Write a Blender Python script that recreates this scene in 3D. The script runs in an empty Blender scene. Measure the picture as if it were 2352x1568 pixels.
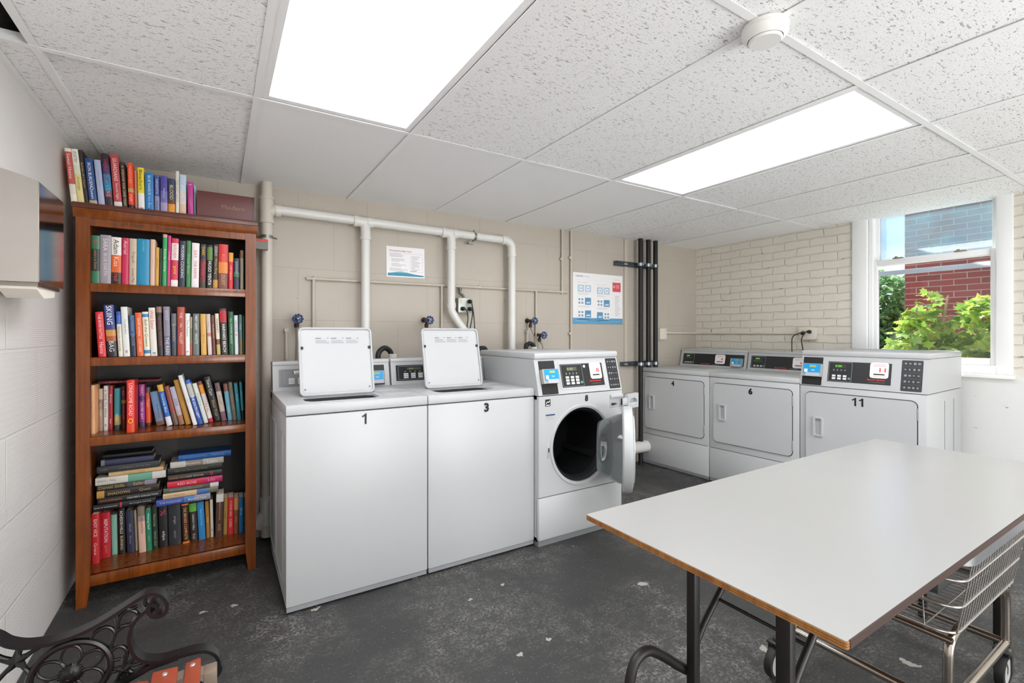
import bpy, bmesh, math, random
from mathutils import Vector, Matrix
random.seed(7)
SC = bpy.context.scene
COL = SC.collection
rad = math.radians

# ------------------------------------------------------------------ helpers
def lin(c):
    c = c.lstrip('#')
    v = [int(c[i:i+2], 16)/255 for i in (0, 2, 4)]
    return tuple(x/12.92 if x <= .04045 else ((x+.055)/1.055)**2.4 for x in v)

class NT:
    """tiny node-tree writer"""
    def __init__(s, name):
        s.m = bpy.data.materials.new(name); s.m.use_nodes = True
        s.t = s.m.node_tree; s.t.nodes.clear()
        s.out = s.n('ShaderNodeOutputMaterial')
    def n(s, typ, **kw):
        nd = s.t.nodes.new(typ)
        for k, v in kw.items(): setattr(nd, k, v)
        return nd
    def l(s, a, b): s.t.links.new(a, b)
    def inp(s, nd, **kw):
        for k, v in kw.items(): nd.inputs[k.replace('_', ' ')].default_value = v
        return nd
    def coord(s, scale=(1, 1, 1), rot=(0, 0, 0), which='Object'):
        tc = s.n('ShaderNodeTexCoord'); mp = s.n('ShaderNodeMapping')
        mp.inputs['Scale'].default_value = scale; mp.inputs['Rotation'].default_value = rot
        s.l(tc.outputs[which], mp.inputs['Vector']); return mp.outputs['Vector']
    def noise(s, vec, scale, detail=4, rough=.55):
        nd = s.n('ShaderNodeTexNoise'); s.inp(nd, Scale=scale, Detail=detail, Roughness=rough)
        s.l(vec, nd.inputs['Vector']); return nd.outputs['Fac']
    def ramp(s, fac, stops):
        r = s.n('ShaderNodeValToRGB'); e = r.color_ramp.elements
        while len(e) < len(stops): e.new(.5)
        for i, (p, c) in enumerate(stops):
            e[i].position = p; e[i].color = (*c, 1) if len(c) == 3 else c
        s.l(fac, r.inputs['Fac']); return r.outputs['Color']
    def mix(s, fac, a, b, blend='MIX'):
        m = s.n('ShaderNodeMix', data_type='RGBA', blend_type=blend)
        for sock, v in ((m.inputs[0], fac), (m.inputs[6], a), (m.inputs[7], b)):
            if hasattr(v, 'is_linked') or hasattr(v, 'node'): s.l(v, sock)
            elif isinstance(v, (int, float)): sock.default_value = v
            else: sock.default_value = (*v, 1)
        return m.outputs[2]
    def math(s, op, a, b=0.0):
        m = s.n('ShaderNodeMath', operation=op)
        for i, v in enumerate((a, b)):
            if hasattr(v, 'node'): s.l(v, m.inputs[i])
            else: m.inputs[i].default_value = v
        return m.outputs[0]
    def bump(s, h, strength=.3, dist=.01):
        b = s.n('ShaderNodeBump'); s.inp(b, Strength=strength, Distance=dist); s.l(h, b.inputs['Height'])
        return b.outputs['Normal']
    def bsdf(s, color, rough=.5, metal=0, normal=None, **kw):
        p = s.n('ShaderNodeBsdfPrincipled')
        if hasattr(color, 'node'): s.l(color, p.inputs['Base Color'])
        else: p.inputs['Base Color'].default_value = (*color, 1)
        if hasattr(rough, 'node'): s.l(rough, p.inputs['Roughness'])
        else: p.inputs['Roughness'].default_value = rough
        p.inputs['Metallic'].default_value = metal
        if normal: s.l(normal, p.inputs['Normal'])
        for k, v in kw.items(): p.inputs[k].default_value = v
        s.l(p.outputs[0], s.out.inputs['Surface']); return p

_mc = {}
def M(hexc, rough=.5, metal=0, var=.05, scale=14, bump=0, bscale=60, **kw):
    """procedural paint / plastic / metal with a slight mottling"""
    key = (hexc, rough, metal, var, scale, bump, bscale, tuple(kw.items()))
    if key in _mc: return _mc[key]
    t = NT('surface_'+hexc.strip('#')); c = lin(hexc)
    v = t.coord(); f = t.noise(v, scale, 3)
    col = t.mix(f, tuple(x*(1-var) for x in c), tuple(min(1, x*(1+var)) for x in c))
    nrm = None
    if bump: nrm = t.bump(t.noise(v, bscale, 3), bump, .002)
    t.bsdf(col, rough, metal, nrm, **kw)
    _mc[key] = t.m; return t.m

def EM(hexc, strength):
    key = ('em', hexc, strength)
    if key in _mc: return _mc[key]
    t = NT('lit_'+hexc.strip('#')); e = t.n('ShaderNodeEmission')
    e.inputs['Color'].default_value = (*lin(hexc), 1); e.inputs['Strength'].default_value = strength
    t.l(e.outputs[0], t.out.inputs['Surface']); _mc[key] = t.m; return t.m

class MB:
    """mesh builder: collects shapes, links them as ONE mesh object"""
    def __init__(s, X=None):
        s.bm = bmesh.new(); s.X = X or Matrix(); s.mats = []; s.cur = 0
    def mat(s, m):
        if m not in s.mats: s.mats.append(m)
        s.cur = s.mats.index(m); return s
    def _add(s, vs, fs, X=None):
        T = s.X @ X if X is not None else s.X
        bv = [s.bm.verts.new(T @ Vector(v)) for v in vs]
        for f in fs:
            try:
                q = s.bm.faces.new([bv[i] for i in f]); q.material_index = s.cur
            except ValueError: pass
        return s
    def box(s, x0, y0, z0, x1, y1, z1, r=0, seg=2, X=None):
        x0, x1 = sorted((x0, x1)); y0, y1 = sorted((y0, y1)); z0, z1 = sorted((z0, z1))
        if r <= 0:
            vs = [(x, y, z) for z in (z0, z1) for y in (y0, y1) for x in (x0, x1)]
            fs = [(0, 2, 3, 1), (4, 5, 7, 6), (0, 1, 5, 4), (2, 6, 7, 3), (0, 4, 6, 2), (1, 3, 7, 5)]
            return s._add(vs, fs, X)
        b = bmesh.new(); bmesh.ops.create_cube(b, size=1)
        for v in b.verts: v.co = Vector(((x0+x1)/2+v.co.x*(x1-x0), (y0+y1)/2+v.co.y*(y1-y0), (z0+z1)/2+v.co.z*(z1-z0)))
        r = min(r, (x1-x0)*.49, (y1-y0)*.49, (z1-z0)*.49)
        bmesh.ops.bevel(b, geom=b.edges[:], offset=r, segments=seg, affect='EDGES', profile=.5)
        b.verts.index_update()
        vs = [tuple(v.co) for v in b.verts]; fs = [[v.index for v in f.verts] for f in b.faces]; b.free()
        return s._add(vs, fs, X)
    def rslab(s, x0, z0, x1, z1, y0, y1, r, n=6, X=None):
        """rounded rectangle in XZ, extruded y0..y1 (front y0)"""
        pts = []
        for cx, cz, a0 in ((x1-r, z1-r, 0), (x0+r, z1-r, 90), (x0+r, z0+r, 180), (x1-r, z0+r, 270)):
            for k in range(n+1):
                a = rad(a0+90*k/n); pts.append((cx+r*math.cos(a), cz+r*math.sin(a)))
        return s.prism(pts, y0, y1, X)
    def prism(s, pts, y0, y1, X=None):
        """XZ polygon extruded along Y"""
        n = len(pts)
        vs = [(x, y0, z) for x, z in pts]+[(x, y1, z) for x, z in pts]
        fs = [list(range(n)), list(range(2*n-1, n-1, -1))]+[(i, n+i, n+(i+1) % n, (i+1) % n) for i in range(n)]
        return s._add(vs, fs, X)
    def prism_x(s, pts, x0, x1, X=None):
        """YZ polygon extruded along X"""
        n = len(pts)
        vs = [(x0, y, z) for y, z in pts]+[(x1, y, z) for y, z in pts]
        fs = [list(range(n)), list(range(2*n-1, n-1, -1))]+[(i, n+i, n+(i+1) % n, (i+1) % n) for i in range(n)]
        return s._add(vs, fs, X)
    def quad(s, a, b, c, d, X=None): return s._add([a, b, c, d], [(0, 1, 2, 3)], X)
    def tube(s, pts, r, n=10, cap=True, closed=False, X=None, flat=None):
        """tube along a path; r a number or a list; flat=(axis vector, half width) sweeps a band instead"""
        P = [Vector(p) for p in pts]; k = len(P); vs = []; fs = []
        up = None
        for i in range(k):
            if closed: t = P[(i+1) % k]-P[i-1]
            else: t = P[min(i+1, k-1)]-P[max(i-1, 0)]
            t.normalize()
            if flat:
                w = Vector(flat[0]).normalized(); nn = t.cross(w).normalized(); ri = r[i] if isinstance(r, (list, tuple)) else r
                for a, b in ((-1, -1), (1, -1), (1, 1), (-1, 1)): vs.append(P[i]+w*flat[1]*a+nn*ri*b)
                m = 4
            else:
                if up is None:
                    up = Vector((0, 0, 1)) if abs(t.z) < .9 else Vector((0, 1, 0))
                u = (up-t*up.dot(t))
                if u.length < 1e-5: u = t.orthogonal()
                u.normalize(); up = u; w = t.cross(u); ri = r[i] if isinstance(r, (list, tuple)) else r
                for j in range(n):
                    a = 2*math.pi*j/n; vs.append(P[i]+(u*math.cos(a)+w*math.sin(a))*ri)
                m = n
        rng = k if closed else k-1
        for i in range(rng):
            for j in range(m):
                a = i*m+j; b = i*m+(j+1) % m; c = ((i+1) % k)*m+(j+1) % m; d = ((i+1) % k)*m+j
                fs.append((a, b, c, d))
        if cap and not closed:
            fs.append(list(range(m-1, -1, -1))); fs.append([(k-1)*m+j for j in range(m)])
        return s._add(vs, fs, X)
    def cyl(s, p0, p1, r, n=20, r1=None, X=None):
        return s.tube([p0, p1], [r, r if r1 is None else r1], n, X=X)
    def lathe(s, prof, n=32, X=None, close=False, cap=True):
        """profile (r,z) revolved about local Z"""
        k = len(prof); vs = []; fs = []
        for r, z in prof:
            for j in range(n):
                a = 2*math.pi*j/n; vs.append((r*math.cos(a), r*math.sin(a), z))
        for i in range(k if close else k-1):
            i2 = (i+1) % k
            for j in range(n):
                fs.append((i*n+j, i*n+(j+1) % n, i2*n+(j+1) % n, i2*n+j))
        if not close and cap:
            if prof[0][0] > 1e-6: fs.append(list(range(n-1, -1, -1)))
            if prof[-1][0] > 1e-6: fs.append([(k-1)*n+j for j in range(n)])
        return s._add(vs, fs, X)
    def holed(s, x0, z0, x1, z1, hole, y0, y1, X=None):
        """XZ plate y0..y1 with a hole outline (points counter-clockwise)"""
        n = len(hole); cx = sum(p[0] for p in hole)/n; cz = sum(p[1] for p in hole)/n
        corners = []
        outer = []
        for (hx, hz) in hole:
            dx, dz = hx-cx, hz-cz
            tt = min([(x1-cx)/dx if dx > 1e-9 else 1e9, (x0-cx)/dx if dx < -1e-9 else 1e9,
                      (z1-cz)/dz if dz > 1e-9 else 1e9, (z0-cz)/dz if dz < -1e-9 else 1e9])
            outer.append([cx+dx*tt, cz+dz*tt])
        for c in ((x0, z0), (x1, z0), (x1, z1), (x0, z1)):   # snap nearest outer point on to each corner
            i = min(range(n), key=lambda q: (outer[q][0]-c[0])**2+(outer[q][1]-c[1])**2); outer[i] = list(c)
        vs = [(x, y, z) for y in (y0, y1) for x, z in outer]+[(x, y, z) for y in (y0, y1) for x, z in hole]
        fs = []
        for i in range(n):
            j = (i+1) % n
            fs += [(i, j, 2*n+j, 2*n+i), (n+j, n+i, 3*n+i, 3*n+j), (n+i, n+j, j, i), (2*n+i, 2*n+j, 3*n+j, 3*n+i)]
        return s._add(vs, fs, X)
    def ringplate(s, outer, hole, y0, y1, X=None):
        """XZ plate between two outlines with the same number of points"""
        n = len(hole)
        vs = [(x, y, z) for y in (y0, y1) for x, z in outer]+[(x, y, z) for y in (y0, y1) for x, z in hole]; fs = []
        for i in range(n):
            j = (i+1) % n
            fs += [(i, j, 2*n+j, 2*n+i), (n+j, n+i, 3*n+i, 3*n+j), (n+i, n+j, j, i), (2*n+i, 2*n+j, 3*n+j, 3*n+i)]
        return s._add(vs, fs, X)
    def text(s, txt, size, X, bold=0.0, fit=None, depth=.0004):
        """letters centred on X's origin, in X's xy plane; fit = (max width, max height)"""
        cu = bpy.data.curves.new('t', 'FONT'); cu.body = txt; cu.size = size; cu.align_x = 'CENTER'; cu.align_y = 'CENTER'
        cu.resolution_u = 2; cu.offset = bold; cu.extrude = 0
        ob = bpy.data.objects.new('t', cu); COL.objects.link(ob); bpy.context.view_layer.update()
        dg = bpy.context.evaluated_depsgraph_get(); me = bpy.data.meshes.new_from_object(ob.evaluated_get(dg))
        bpy.data.objects.remove(ob); bpy.data.curves.remove(cu)
        vs = [v.co.copy() for v in me.vertices]; fs = [list(p.vertices) for p in me.polygons]
        bpy.data.meshes.remove(me)
        if not vs: return s
        if fit:
            xa, xb = min(v.x for v in vs), max(v.x for v in vs); ya, yb = min(v.y for v in vs), max(v.y for v in vs)
            k = fit[0]/max(xb-xa, 1e-6); ky = fit[1]/max(yb-ya, 1e-6); kk = min(k, ky)
            kx = min(k, kk*1.5)
            for v in vs: v.x = (v.x-(xa+xb)/2)*kx; v.y = (v.y-(ya+yb)/2)*kk
        return s._add(vs, fs, X)
    def build(s, name, m=None, parent=None, smooth=True, angle=38):
        if m is not None: s.mats = [m]; 
        me = bpy.data.meshes.new(name); s.bm.normal_update()
        bmesh.ops.recalc_face_normals(s.bm, faces=s.bm.faces[:]) if s.bm.faces else None
        s.bm.to_mesh(me); s.bm.free()
        for q in s.mats: me.materials.append(q)
        if m is not None:
            for p in me.polygons: p.material_index = 0
        if smooth and len(me.polygons):
            for p in me.polygons: p.use_smooth = True
            me.set_sharp_from_angle(angle=rad(angle))
        o = bpy.data.objects.new(name, me); COL.objects.link(o)
        if parent: o.parent = parent
        return o

def tag(o, label=None, cat=None, group=None, kind=None):
    if label: o['label'] = label
    if cat: o['category'] = cat
    if group: o['group'] = group
    if kind: o['kind'] = kind
    return o
def thing(name, label, cat, loc=(0, 0, 0), rot=(0, 0, 0), group=None):
    o = bpy.data.objects.new(name, None); COL.objects.link(o); o.empty_display_size = .05
    o.location = loc; o.rotation_euler = rot
    return tag(o, label, cat, group)
def struct(o): o['kind'] = 'structure'; return o
def plane_x(origin, xdir, ydir):
    """matrix whose xy plane is spanned by xdir, ydir at origin (for lettering and flat marks)"""
    x = Vector(xdir).normalized(); y = Vector(ydir).normalized(); z = x.cross(y)
    m = Matrix((x, y, z)).transposed().to_4x4(); m.translation = Vector(origin); return m
def flat(mb, X, x0, y0, x1, y1, lift=0.0, r=0, n=5):
    """flat patch in X's xy plane"""
    if r:
        pts = []
        for cx, cy, a0 in ((x1-r, y1-r, 0), (x0+r, y1-r, 90), (x0+r, y0+r, 180), (x1-r, y0+r, 270)):
            for k in range(n+1):
                a = rad(a0+90*k/n); pts.append((cx+r*math.cos(a), cy+r*math.sin(a), lift))
        mb._add(pts, [list(range(len(pts)))], X)
    else:
        mb._add([(x0, y0, lift), (x1, y0, lift), (x1, y1, lift), (x0, y1, lift)], [(0, 1, 2, 3)], X)
    return mb
def slab(mb, X, x0, y0, x1, y1, z0, z1, r=0, n=5):
    """patch with thickness in X's frame (z outwards); rounded corners when r"""
    pts = []
    if r:
        for cx, cy, a0 in ((x1-r, y1-r, 0), (x0+r, y1-r, 90), (x0+r, y0+r, 180), (x1-r, y0+r, 270)):
            for k in range(n+1):
                a = rad(a0+90*k/n); pts.append((cx+r*math.cos(a), cy+r*math.sin(a)))
    else: pts = [(x0, y0), (x1, y0), (x1, y1), (x0, y1)]
    k = len(pts)
    mb._add([(x, y, z0) for x, y in pts]+[(x, y, z1) for x, y in pts],
            [list(range(k-1, -1, -1)), list(range(k, 2*k))]+[(i, (i+1) % k, k+(i+1) % k, k+i) for i in range(k)], X)
    return mb
def rrect(x0, y0, x1, y1, r, n=6):
    pts = []
    for cx, cy, a0 in ((x1-r, y1-r, 0), (x0+r, y1-r, 90), (x0+r, y0+r, 180), (x1-r, y0+r, 270)):
        for k in range(n+1):
            a = rad(a0+90*k/n); pts.append((cx+r*math.cos(a), cy+r*math.sin(a)))
    return pts
def arc(cx, cy, r, a0, a1, n):
    return [(cx+r*math.cos(rad(a0+(a1-a0)*i/n)), cy+r*math.sin(rad(a0+(a1-a0)*i/n))) for i in range(n+1)]
def smooth_path(pts, sub=6, closed=False):
    P = [Vector(p) for p in pts]; n = len(P); out = []
    for i in range(n if closed else n-1):
        if closed: a, b, c, d = P[i-1], P[i], P[(i+1) % n], P[(i+2) % n]
        else: a, b, c, d = P[max(i-1, 0)], P[i], P[i+1], P[min(i+2, n-1)]
        for k in range(sub):
            t = k/sub
            out.append(.5*((2*b)+(c-a)*t+(2*a-5*b+4*c-d)*t*t+(3*b-a-3*c+d)*t**3))
    if not closed: out.append(P[-1])
    return out

# common finishes
WHITE = M('#b9bbbc', .4, var=.015)
WHITE_MATT = M('#e6e5e2', .5, var=.02)
GREYW = M('#c4c5c7', .4)
BLACKP = M('#141414', .45)
DARK = M('#1c1b1a', .5)
CHROME = M('#c9c9c9', .18, 1.0)
STEEL = M('#b9b5b0', .3, 1.0, bump=.05, bscale=200)
LAMP_S, SKY_S, SUN_S, EXPO, UP_HAZE, FILL_E = 5.2, 0.8, 4.6, 1.18, .14, 54
# ------------------------------------------------------------------ room shell
XL, XR, YB, YF, ZC = -.60, 4.31, 3.131, -3.5, 2.0985

def wall_mat(name, base, kind):
    t = NT(name); c = lin(base)
    if kind == 'tile':      # painted hollow clay tile: big blocks with pricked faces
        v = t.coord((1, 1, 1), (rad(90), 0, 0))
        br = t.n('ShaderNodeTexBrick', offset=.5); t.l(v, br.inputs['Vector'])
        t.inp(br, Scale=1.0, Mortar_Size=.004, Mortar_Smooth=.5, Brick_Width=.43, Row_Height=.325)
        vo = t.n('ShaderNodeTexVoronoi'); t.inp(vo, Scale=34.0, Randomness=.25); t.l(v, vo.inputs['Vector'])
        prick = t.ramp(vo.outputs['Distance'], [(.06, (1, 1, 1)), (.12, (0, 0, 0))])
        patch = t.ramp(t.noise(v, 2.2, 2), [(.47, (0, 0, 0)), (.53, (1, 1, 1))])
        holes = t.mix(1.0, prick, patch, 'MULTIPLY')
        n1 = t.noise(v, 5, 5); n2 = t.noise(v, 55, 4)
        chip = t.ramp(t.noise(v, 11, 7, .6), [(.715, (0, 0, 0)), (.73, (1, 1, 1))])
        col = t.mix(n1, tuple(x*.94 for x in c), tuple(min(1, x*1.05) for x in c))
        col = t.mix(t.math('MULTIPLY', br.outputs['Fac'], .16), col, tuple(x*.6 for x in c))
        col = t.mix(t.math('MULTIPLY', holes, .42), col, tuple(x*.5 for x in c))
        col = t.mix(t.math('MULTIPLY', chip, .45), col, tuple(x*.4 for x in c))
        h = t.math('SUBTRACT', t.math('MULTIPLY', n2, .35), t.math('MULTIPLY', br.outputs['Fac'], .8))
        h = t.math('SUBTRACT', h, t.math('MULTIPLY', holes, .5))
        t.bsdf(col, .55, 0, t.bump(h, .35, .006))
    elif kind == 'brick':   # thickly painted brick
        v0 = t.coord((1, 1, 1), (0, rad(90), rad(90)))
        tc = t.n('ShaderNodeTexCoord'); sx = t.n('ShaderNodeSeparateXYZ'); cx = t.n('ShaderNodeCombineXYZ')
        t.l(tc.outputs['Object'], sx.inputs[0]); t.l(sx.outputs['Y'], cx.inputs['X']); t.l(sx.outputs['Z'], cx.inputs['Y'])
        v = cx.outputs[0]
        wob = t.n('ShaderNodeVectorMath', operation='ADD'); nv = t.n('ShaderNodeTexNoise'); t.inp(nv, Scale=9.0, Detail=4.0)
        t.l(v, nv.inputs['Vector']); sc = t.n('ShaderNodeVectorMath', operation='SCALE'); sc.inputs['Scale'].default_value = .032
        t.l(nv.outputs['Color'], sc.inputs[0]); t.l(v, wob.inputs[0]); t.l(sc.outputs[0], wob.inputs[1]); v = wob.outputs[0]
        br = t.n('ShaderNodeTexBrick', offset=.5); t.l(v, br.inputs['Vector'])
        t.inp(br, Scale=1.0, Mortar_Size=.006, Mortar_Smooth=.7, Brick_Width=.205, Row_Height=.068)
        n1 = t.noise(v, 6, 5); n2 = t.noise(v, 60, 5)
        gap = t.ramp(t.noise(v, 9, 6, .65), [(.62, (0, 0, 0)), (.66, (1, 1, 1))])
        crack = t.math('MULTIPLY', gap, br.outputs['Fac'])
        col = t.mix(n1, tuple(x*.93 for x in c), tuple(min(1, x*1.06) for x in c))
        col = t.mix(t.math('MULTIPLY', br.outputs['Fac'], .05), col, tuple(x*.6 for x in c))
        col = t.mix(t.math('MULTIPLY', crack, .75), col, tuple(x*.25 for x in c))
        dado = t.ramp(t.math('MULTIPLY', sx.outputs['Z'], .5), [(.470, (1, 1, 1)), (.478, (0, 0, 0))])     # white plaster dado below the window
        col = t.mix(dado, col, t.mix(t.ramp(t.noise(v, 16, 7, .6), [(.68, (0, 0, 0)), (.71, (1, 1, 1))]), lin('#dcdcda'), lin('#9a9890')))
        h = t.math('SUBTRACT', t.math('MULTIPLY', n2, .35), t.math('MULTIPLY', t.math('MULTIPLY', br.outputs['Fac'], t.math('SUBTRACT', 1.0, dado)), 1.0))
        h = t.math('SUBTRACT', h, t.math('MULTIPLY', crack, .6))
        t.bsdf(col, .5, 0, t.bump(h, .7, .009))
    else:                   # left wall: white glazed tile with scored faces
        tc = t.n('ShaderNodeTexCoord'); sx = t.n('ShaderNodeSeparateXYZ'); cx = t.n('ShaderNodeCombineXYZ')
        t.l(tc.outputs['Object'], sx.inputs[0]); t.l(sx.outputs['Y'], cx.inputs['X']); t.l(sx.outputs['Z'], cx.inputs['Y'])
        v = cx.outputs[0]
        br = t.n('ShaderNodeTexBrick', offset=.5); t.l(v, br.inputs['Vector'])
        t.inp(br, Scale=1.0, Mortar_Size=.006, Mortar_Smooth=.6, Brick_Width=.62, Row_Height=.29)
        vo = t.n('ShaderNodeTexVoronoi'); t.inp(vo, Scale=46.0, Randomness=.05); t.l(v, vo.inputs['Vector'])
        dots = t.ramp(vo.outputs['Distance'], [(.12, (1, 1, 1)), (.2, (0, 0, 0))])
        lines = t.n('ShaderNodeTexWave', wave_type='BANDS', bands_direction='Y'); t.inp(lines, Scale=38.0, Distortion=.3); t.l(v, lines.inputs['Vector'])
        patch = t.ramp(t.noise(v, 1.3, 1), [(.48, (0, 0, 0)), (.52, (1, 1, 1))])
        tex = t.mix(patch, dots, lines.outputs['Color'])
        low = t.n('ShaderNodeSeparateXYZ'); t.l(v, low.inputs[0])
        lowm = t.ramp(low.outputs['Y'], [(.0, (1, 1, 1)), (.62, (1, 1, 1)), (.63, (0, 0, 0))])
        lowm2 = t.ramp(t.math('MULTIPLY', low.outputs['Y'], .62), [(.78, (1, 1, 1)), (.8, (0, 0, 0))])
        n1 = t.noise(v, 4, 5); n2 = t.noise(v, 70, 4)
        chip = t.ramp(t.noise(v, 13, 7, .6), [(.72, (0, 0, 0)), (.735, (1, 1, 1))])
        col = t.mix(n1, tuple(x*.95 for x in c), tuple(min(1, x*1.04) for x in c))
        col = t.mix(t.math('MULTIPLY', chip, .4), col, tuple(x*.4 for x in c))
        h = t.math('MULTIPLY', t.mix(1.0, tex, lowm2, 'MULTIPLY'), .3)
        h = t.math('ADD', h, t.math('MULTIPLY', n2, .2))
        h = t.math('SUBTRACT', h, t.math('MULTIPLY', t.mix(1.0, br.outputs['Fac'], lowm2, 'MULTIPLY'), .9))
        t.bsdf(col, .5, 0, t.bump(h, .4, .006))
    return t.m

W_BACK = wall_mat('painted_block', '#b7afa3', 'tile')
W_RIGHT = wall_mat('painted_brick', '#d9d4c8', 'brick')
W_LEFT = wall_mat('painted_tile', '#e6e4e0', 'left')

def floor_mat():
    t = NT('worn_painted_concrete'); v = t.coord()
    base = t.mix(t.noise(v, 1.6, 5), lin('#303030'), lin('#3e3e3d'))
    cloud = t.noise(v, .9, 3)
    # worn areas where fine scuffing shows through
    area = t.ramp(t.noise(v, 1.35, 4, .6), [(.44, (0, 0, 0)), (.60, (1, 1, 1))])
    fine = t.ramp(t.noise(v, 80, 6, .8), [(.46, (0, 0, 0)), (.58, (1, 1, 1))])
    mid = t.ramp(t.noise(v, 16, 5, .7), [(.40, (.12, .12, .12)), (.62, (1, 1, 1))])
    wear = t.math('MULTIPLY', t.math('MULTIPLY', area, fine), mid)
    col = t.mix(t.math('MULTIPLY', wear, .65), base, lin('#a09d98'))
    speck = t.ramp(t.noise(v, 120, 2, .5), [(.66, (0, 0, 0)), (.70, (1, 1, 1))])
    col = t.mix(t.math('MULTIPLY', speck, .5), col, lin('#9a9792'))
    vs = t.coord((3, 60, 1), (0, 0, rad(38)))
    scr = t.ramp(t.noise(vs, 2.2, 5, .6), [(.655, (0, 0, 0)), (.70, (1, 1, 1))])
    col = t.mix(t.math('MULTIPLY', scr, .45), col, lin('#8d8b87'))
    chips = t.ramp(t.noise(v, 6.5, 6, .55), [(.68, (0, 0, 0)), (.69, (1, 1, 1))])
    col = t.mix(t.math('MULTIPLY', chips, .85), col, lin('#b3aea6'))
    rough = t.math('ADD', t.math('MULTIPLY', t.noise(v, 3, 4), .25), .42)
    h = t.math('SUBTRACT', t.math('MULTIPLY', t.noise(v, 40, 4), .3), chips)
    t.bsdf(col, rough, 0, t.bump(h, .15, .004)); return t.m
FLOOR = floor_mat()

def tile_mat(name, fissured):
    t = NT(name); v = t.coord()
    c = lin('#f6f6f6')
    if fissured:
        vs = t.coord((26, 80, 1), (0, 0, rad(4)))
        f1 = t.ramp(t.noise(vs, 2.1, 3, .5), [(.615, (0, 0, 0)), (.66, (1, 1, 1))])
        v2 = t.coord((90, 100, 1))
        f2 = t.ramp(t.noise(v2, 2.3, 2, .5), [(.635, (0, 0, 0)), (.68, (1, 1, 1))])
        f3 = t.ramp(t.noise(v, 300, 2, .6), [(.62, (0, 0, 0)), (.68, (1, 1, 1))])
        col = t.mix(t.math('MULTIPLY', f3, .22), c, lin('#909090'))
        col = t.mix(t.math('MULTIPLY', f2, .6), col, lin('#6f6e6c'))
        col = t.mix(t.math('MULTIPLY', f1, .62), col, lin('#6f6e6c'))
        h = t.math('SUBTRACT', 0.0, t.math('MAXIMUM', f1, f2))
        t.bsdf(col, .85, 0, t.bump(h, .3, .004))
    else:
        col = t.mix(t.noise(v, 220, 3), tuple(x*.93 for x in c), c)
        t.bsdf(col, .85, 0, t.bump(t.noise(v, 260, 3), .15, .002))
    return t.m
TILE_F, TILE_S = tile_mat('fissured_ceiling_tile', True), tile_mat('smooth_ceiling_tile', False)
GRIDW = M('#f4f4f4', .45, var=.02)

# floor / walls / ceiling slab
b = MB(); b.box(XL-.25, -1.3, -.12, XR+.25, YB+.25, 0); struct(b.build('floor', FLOOR))
b = MB(); b.box(XL-.25, YF-.25, -.12, XR+.25, -1.3, 0); struct(b.build('floor', M('#ecebe6', .6)))  # unseen rear floor, made pale to bounce light on to the ceiling
b = MB(); b.box(XL-.25, YB, 0, XR+.25, YB+.25, 2.7); struct(b.build('wall_back', W_BACK))
b = MB(); b.box(XL-.25, YF, 0, XL, YB, 2.7); struct(b.build('wall_left', W_LEFT))
b = MB(); b.box(XL-.25, YF-.25, 0, XR+.25, YF, 2.7); struct(b.build('wall_front', W_BACK))
# right wall with the window opening
WY0, WY1, WZ0, WZ1 = .868, 1.69, .965, 2.36
b = MB(); b.box(XR, YF, 0, XR+.13, WY0, 2.7); b.box(XR, WY1, 0, XR+.13, YB, 2.7)
b.box(XR, WY0, 0, XR+.13, WY1, WZ0); b.box(XR, WY0, WZ1, XR+.13, WY1, 2.7)
struct(b.build('wall_right', W_RIGHT))
# suspended ceiling: tiles lie on the grid, slab above
T = .6096; GX0, GY1 = -.482, 1.972
fix_cells = {(1, 0), (4, 0), (1, -2), (4, -2)}
b = MB(); b.mat(TILE_F); b.mat(TILE_S)
ys = [GY1-1.2192*k for k in range(0, 6)]
rows = {1: (GY1, YB)}
for k in range(0, 5): rows[-k] = (GY1-1.2192*(k+1), GY1-1.2192*k)
for r, (ya, yb) in rows.items():
    ya = max(ya, YF)
    for i in range(-1, 9):
        xa, xb = GX0+T*i, GX0+T*(i+1); xa, xb = max(xa, XL), min(xb, XR)
        if i < 0 and r <= 0 and r > -2: continue           # the tile missing in the corner by the left wall
        if (i+0, r) in {(c[0], c[1]) for c in fix_cells}: continue
        dz = random.uniform(.0, .003); sm = (r == 1 and i >= 1 and i not in (5, 6))
        b.mat(TILE_S if sm else TILE_F)
        lift = .03 if (r, i) == (1, 0) else 0
        za, zb = ZC+.004+dz+lift, ZC+.004+dz
        b._add([(xa, ya, za), (xb, ya, za-lift*.6), (xb, yb, zb), (xa, yb, zb), (xa, ya, za+.016), (xb, ya, za+.016), (xb, yb, zb+.016), (xa, yb, zb+.016)],
               [(0, 1, 2, 3), (4, 7, 6, 5), (0, 4, 5, 1), (1, 5, 6, 2), (2, 6, 7, 3), (3, 7, 4, 0)])
struct(b.build('ceiling', None, smooth=False))
b = MB(); b.box(XL-.25, YF-.25, 2.7, XR+.25, YB+.25, 2.85); struct(b.build('ceiling_slab', M('#2b2622', .9)))
g = .012
b = MB()
for i in range(0, 9):
    x = GX0+T*i
    if x < XR: b.box(x-g, YF, ZC, x+g, YB-.004, ZC+.0015); b.box(x-.0015, YF, ZC+.004, x+.0015, YB-.004, ZC+.035)
struct(b.build('trim_1', GRIDW, smooth=False))
b = MB()
for y in ys:
    if y > YF: b.box(XL, y-g, ZC-.0004, XR, y+g, ZC+.0012); b.box(XL, y-.0015, ZC+.0034, XR, y+.0015, ZC+.035)
struct(b.build('trim_2', GRIDW, smooth=False))
b = MB(); b.box(XL, YF, ZC-.001, XL+.022, YB, ZC+.002); b.box(XL, YF, ZC, XL+.002, YB, ZC+.022)
struct(b.build('trim_3', GRIDW, smooth=False))

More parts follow.
